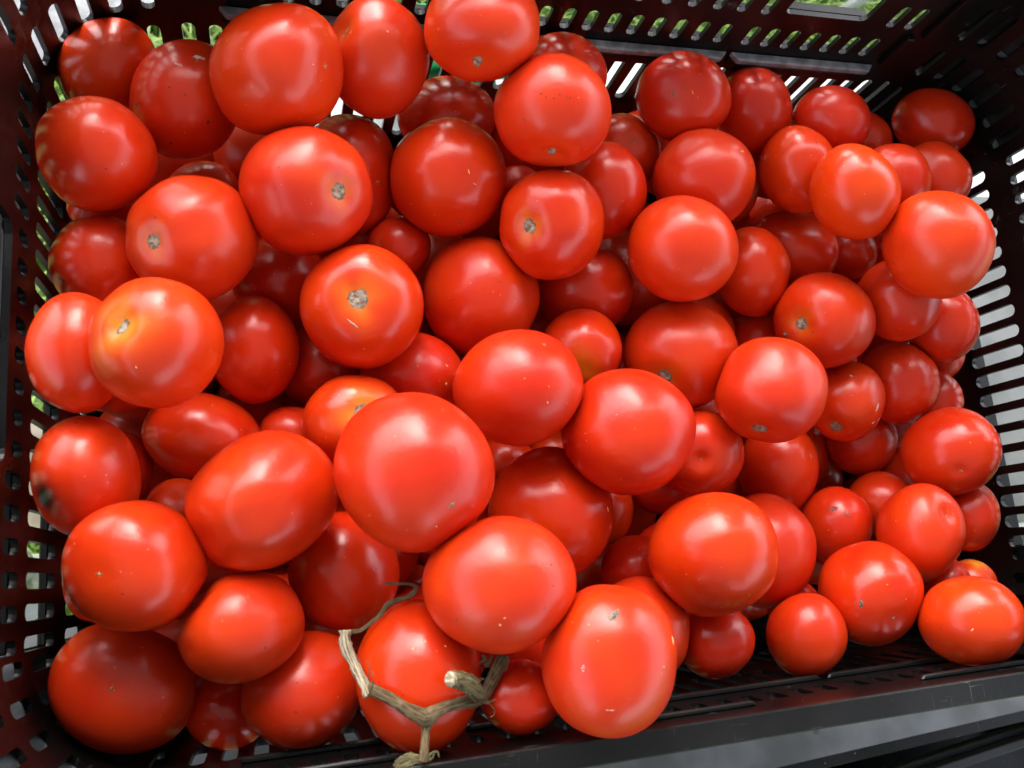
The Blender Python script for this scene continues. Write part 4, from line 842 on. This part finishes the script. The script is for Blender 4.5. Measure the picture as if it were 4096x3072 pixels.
for i, h in enumerate(VINE['leaves']):
    tube('dried_leaf', h, VINE_GREEN, seg=8, flat=0.3, rough=0.3, seed=30 + i)
tag(vr, 'dried forked brown tomato vine stalk lying on the front tomato', 'vine')

# ------------------------------------------------------------------ table, ground, grass, what stands round and added light blockers
STEEL = plain('galvanised_sheet', (0.30, 0.31, 0.31), (0.42, 0.43, 0.43), 30, 0.45, bmp=0.05)
def rusty():
    m, nt, b = mat('worn_steel', rough=0.4, spec=0.6)
    tc = N(nt, 'TexCoord')
    n = N(nt, 'TexNoise', Scale=18.0, Detail=6.0); nt.links.new(tc.outputs['Object'], n.inputs['Vector'])
    v = N(nt, 'TexVoronoi', Scale=42.0); nt.links.new(tc.outputs['Object'], v.inputs['Vector'])
    rd = N(nt, 'SeparateColor'); nt.links.new(v.outputs['Color'], rd.inputs[0])
    f = math_n(nt, 'MULTIPLY', math_n(nt, 'LESS_THAN', v.outputs['Distance'], math_n(nt, 'MULTIPLY', rd.outputs[0], 0.16)), math_n(nt, 'GREATER_THAN', rd.outputs[1], 0.45))
    c = mix(nt, ramp(nt, n.outputs['Fac'], 0.35, 0.7), (0.07, 0.07, 0.068), (0.16, 0.165, 0.17))
    c = mix(nt, math_n(nt, 'MULTIPLY', f, 0.85), c, (0.06, 0.04, 0.025))
    nt.links.new(c, b.inputs['Base Color'])
    return m
WHITE = plain('white_board', (0.55, 0.57, 0.56), (0.66, 0.67, 0.66), 20, 0.5)
tt = empty('market_table', (0.2, 0.16, 0))
bm = bmesh.new()
add_box(bm, -0.375, 1.0, -0.215, 0.318, RIM + BOT - 0.030, RIM + BOT - 0.006, 0.002)
obj('table_top', bm, WHITE, tt)
bm = bmesh.new()
for z in (RIM + BOT - 0.0058, RIM + BOT - 0.0045):
    for x, y in ((-0.95, -0.284), (1.0, -0.198), (1.0, -0.10), (-0.95, -0.10)):
        bm.verts.new((x, y, z))
bm.verts.ensure_lookup_table()
vv = bm.verts
bm.faces.new((vv[3], vv[2], vv[1], vv[0])); bm.faces.new(vv[4:8])
for k in range(4):
    bm.faces.new((vv[k], vv[(k + 1) % 4], vv[4 + (k + 1) % 4], vv[4 + k]))
obj('steel_sheet', bm, rusty(), tt)
bm = bmesh.new()
add_box(bm, 0.105, 1.0, -0.09, 0.20, RIM + BOT - 0.0058, RIM + BOT - 0.0045)
obj('grey_board', bm, plain('grey_board', (0.15, 0.155, 0.152), (0.20, 0.205, 0.20), 20, 0.6), tt)
for x in (-0.34, 0.94):
    for y in (-0.19, 0.29):
        bm = bmesh.new()
        add_box(bm, x - 0.02, x + 0.02, y - 0.02, y + 0.02, 0, RIM + BOT - 0.031, 0.003)
        obj('leg', bm, STEEL, tt)
tag(tt, 'white topped market table carrying the tomato crate', 'table')

WOOD = plain('weathered_wood', (0.20, 0.17, 0.12), (0.34, 0.30, 0.23), 25, 0.8, bmp=0.3)
bm = bmesh.new()
add_box(bm, -0.80, 0.30, 0.115, 0.195, RIM + BOT - 0.075, RIM + BOT - 0.031, 0.003)
tag(obj('wooden_beam', bm, WOOD), 'weathered wooden beam under the table, seen through the slots of the left wall', 'beam')
PLASTIC_G = plain('green_plastic', (0.01, 0.22, 0.06), (0.02, 0.34, 0.10), 12, 0.35)
PLASTIC_W = plain('white_plastic', (0.75, 0.77, 0.76), (0.85, 0.85, 0.85), 12, 0.35)
def bag(name, loc, size, m, label, seed):
    bm = bmesh.new()
    bmesh.ops.create_icosphere(bm, subdivisions=4, radius=1)
    so = Vector((seed * 3.1, seed, 0))
    for v in bm.verts:
        d = v.co.normalized()
        k = 1 + 0.35 * noise.noise(d * 2.2 + so) + 0.16 * noise.noise(d * 6 + so)
        v.co = Vector((d.x * size[0] * k, d.y * size[1] * k, max(-0.9, d.z) * size[2] * k))
    o = obj(name, bm, m, smooth=True)
    zmin = min(v.co.z for v in o.data.vertices)
    o.location = (loc[0], loc[1], loc[2] - zmin)
    tag(o, label, 'bag')
bag('plastic_bag', (-0.055, 0.435, RIM + BOT - 0.0055), (0.055, 0.030, 0.035), PLASTIC_G, 'green plastic bag behind the crate, glimpsed below the topmost tomato', 1)
bag('plastic_bag', (0.475, 0.045, RIM + BOT - 0.0055), (0.07, 0.045, 0.05), PLASTIC_G, 'green plastic bag beside the right wall of the crate', 2)
bag('plastic_bag', (-0.375, 0.085, RIM + BOT - 0.15), (0.05, 0.03, 0.04), PLASTIC_W, 'white plastic bag outside the left wall near the front corner', 3)
bm = bmesh.new()
add_tube(bm, [[0.924,1.081,0.02,0.011],[0.926,1.08,0.05,0.011],[0.932,1.075,0.08,0.011],[0.937,1.071,0.11,0.011],[0.936,1.051,0.19,0.011]], 10)
tag(obj('metal_pole', bm, STEEL), 'grey metal pole leaning in the grass, seen through the hand hole', 'pole')
bm = bmesh.new()
add_box(bm, 0.30, 3.60, 4.0, 4.3, 0, 6.0, 0.03)  # added unseen wall: splits the highlight on the tomatoes in two
pil = obj('light_split_wall', bm, plain('concrete', (0.16, 0.155, 0.15), (0.24, 0.235, 0.22), 6, 0.9))
bm = bmesh.new()
add_box(bm, 0.25, 3.65, 3.95, 4.35, 0, 0.35, 0.02)
obj('split_wall_plinth', bm, plain('dark_concrete', (0.12, 0.12, 0.115), (0.18, 0.175, 0.17), 6, 0.9), pil)
tag(pil, 'added tall grey wall behind the table, out of view, splitting the sunlight', 'wall')

def added_canopy_cloth():
    m, nt, b = mat('added_canopy_cloth', (0.14, 0.14, 0.14), 0.8, 0.1)
    tr = nt.nodes.new('ShaderNodeBsdfTranslucent'); tr.inputs[0].default_value = (0.22, 0.22, 0.215, 1)
    ms = nt.nodes.new('ShaderNodeMixShader'); ms.inputs[0].default_value = 0.45
    nt.links.new(b.outputs[0], ms.inputs[1]); nt.links.new(tr.outputs[0], ms.inputs[2])
    nt.links.new(ms.outputs[0], nt.nodes['Material Output'].inputs[0])
    return m
CLOTH = added_canopy_cloth()
can = empty('added_canopy', (0, 0, 0))  # added out of view: darkens the overhead sky so light enters low
bm = bmesh.new()
rows = []
for i in range(17):
    r_ = []
    for j in range(21):
        x = -1.7 + 3.4 * j / 20
        y = -2.60 + 3.57 * i / 16
        z = 2.30 - 0.10 * (abs(i - 8) / 8) ** 1.5 + 0.02 * math.sin(j * 2.1) * math.sin(i * 1.3)
        r_.append(bm.verts.new((x, y, z)))
    rows.append(r_)
for i in range(16):
    for j in range(20):
        bm.faces.new((rows[i][j], rows[i][j + 1], rows[i + 1][j + 1], rows[i + 1][j]))
obj('added_canopy_cloth', bm, CLOTH, can, smooth=True)
for x in (-1.67, 1.67):
    for y in (-2.56, 0.93):
        bm = bmesh.new()
        add_tube(bm, [(x, y, 0, 0.018), (x, y, 1.1, 0.018), (x, y, 2.2, 0.018)], 12)
        obj('added_post', bm, STEEL, can, smooth=True)
bm = bmesh.new()
col_ = []
for k in range(41):
    x, y = -1.66 + 1.95 * k / 40, -2.56 + 0.03 * math.sin(k * 1.3)
    col_.append((bm.verts.new((x, y, 0.10)), bm.verts.new((x, y, 2.2))))
for a, b in zip(col_, col_[1:]):
    bm.faces.new((a[0], b[0], b[1], a[1]))
obj('light_block_curtain', bm, CLOTH, can, smooth=True)  # added to block the front left sky from reflecting in the skins
tag(can, 'added grey cloth canopy on steel posts, out of view, dimming the overhead light', 'canopy')

def grass_ground():
    m, nt, b = mat('lawn_soil', rough=0.9, spec=0.2)
    tc = N(nt, 'TexCoord')
    n = N(nt, 'TexNoise', Scale=9.0, Detail=8.0); nt.links.new(tc.outputs['Object'], n.inputs['Vector'])
    nt.links.new(mix(nt, ramp(nt, n.outputs['Fac'], 0.35, 0.65), (0.035, 0.075, 0.012), (0.09, 0.16, 0.03)), b.inputs['Base Color'])
    return m
bm = bmesh.new()
bmesh.ops.create_grid(bm, x_segments=8, y_segments=8, size=120)
g = obj('ground', bm, grass_ground())
tag(g, kind='structure')

def blade_mat():
    m, nt, b = mat('grass_blade', rough=0.45, spec=0.5)
    at = N(nt, 'Attribute', attribute_type='GEOMETRY', attribute_name='tint')
    c = mix(nt, at.outputs['Fac'], (0.11, 0.21, 0.035), (0.30, 0.43, 0.10))
    nt.links.new(c, b.inputs['Base Color'])
    tr = nt.nodes.new('ShaderNodeBsdfTranslucent')
    nt.links.new(c, tr.inputs[0])
    ms = nt.nodes.new('ShaderNodeMixShader'); ms.inputs[0].default_value = 0.3
    nt.links.new(b.outputs[0], ms.inputs[1]); nt.links.new(tr.outputs[0], ms.inputs[2])
    nt.links.new(ms.outputs[0], nt.nodes['Material Output'].inputs[0])
    return m
rnd = random.Random(11)
V, F, TI = [], [], []
for i in range(30000):
    if i % 3:
        x, y = rnd.uniform(-0.7, 2.2), rnd.uniform(0.6, 2.0)
    else:
        x, y = rnd.uniform(-1.3, -0.1), rnd.uniform(-0.8, 1.2)
    a = rnd.uniform(0, 6.28)
    h = rnd.uniform(0.05, 0.14)
    w = rnd.uniform(0.003, 0.007)
    lean = rnd.uniform(0.2, 1.3) * h
    dx, dy = math.cos(a), math.sin(a)
    sx, sy = -dy * w, dx * w
    n0 = len(V)
    for t, ww in ((0, 1), (0.5, 0.9), (0.85, 0.5)):
        px, py, pz = x + dx * lean * t * t, y + dy * lean * t * t, h * t * (1.15 - 0.35 * t * lean / h)
        V += [(px - sx * ww / 2, py - sy * ww / 2, pz), (px + sx * ww / 2, py + sy * ww / 2, pz)]
    V.append((x + dx * lean, y + dy * lean, h * (1.1 - 0.4 * lean / h)))
    F += [(n0, n0 + 1, n0 + 3, n0 + 2), (n0 + 2, n0 + 3, n0 + 5, n0 + 4), (n0 + 4, n0 + 5, n0 + 6)]
    TI += [rnd.random()] * 7
go = mesh_obj('grass', V, F, blade_mat())
at = go.data.attributes.new('tint', 'FLOAT', 'POINT')
at.data.foreach_set('value', TI)
tag(go, kind='stuff')
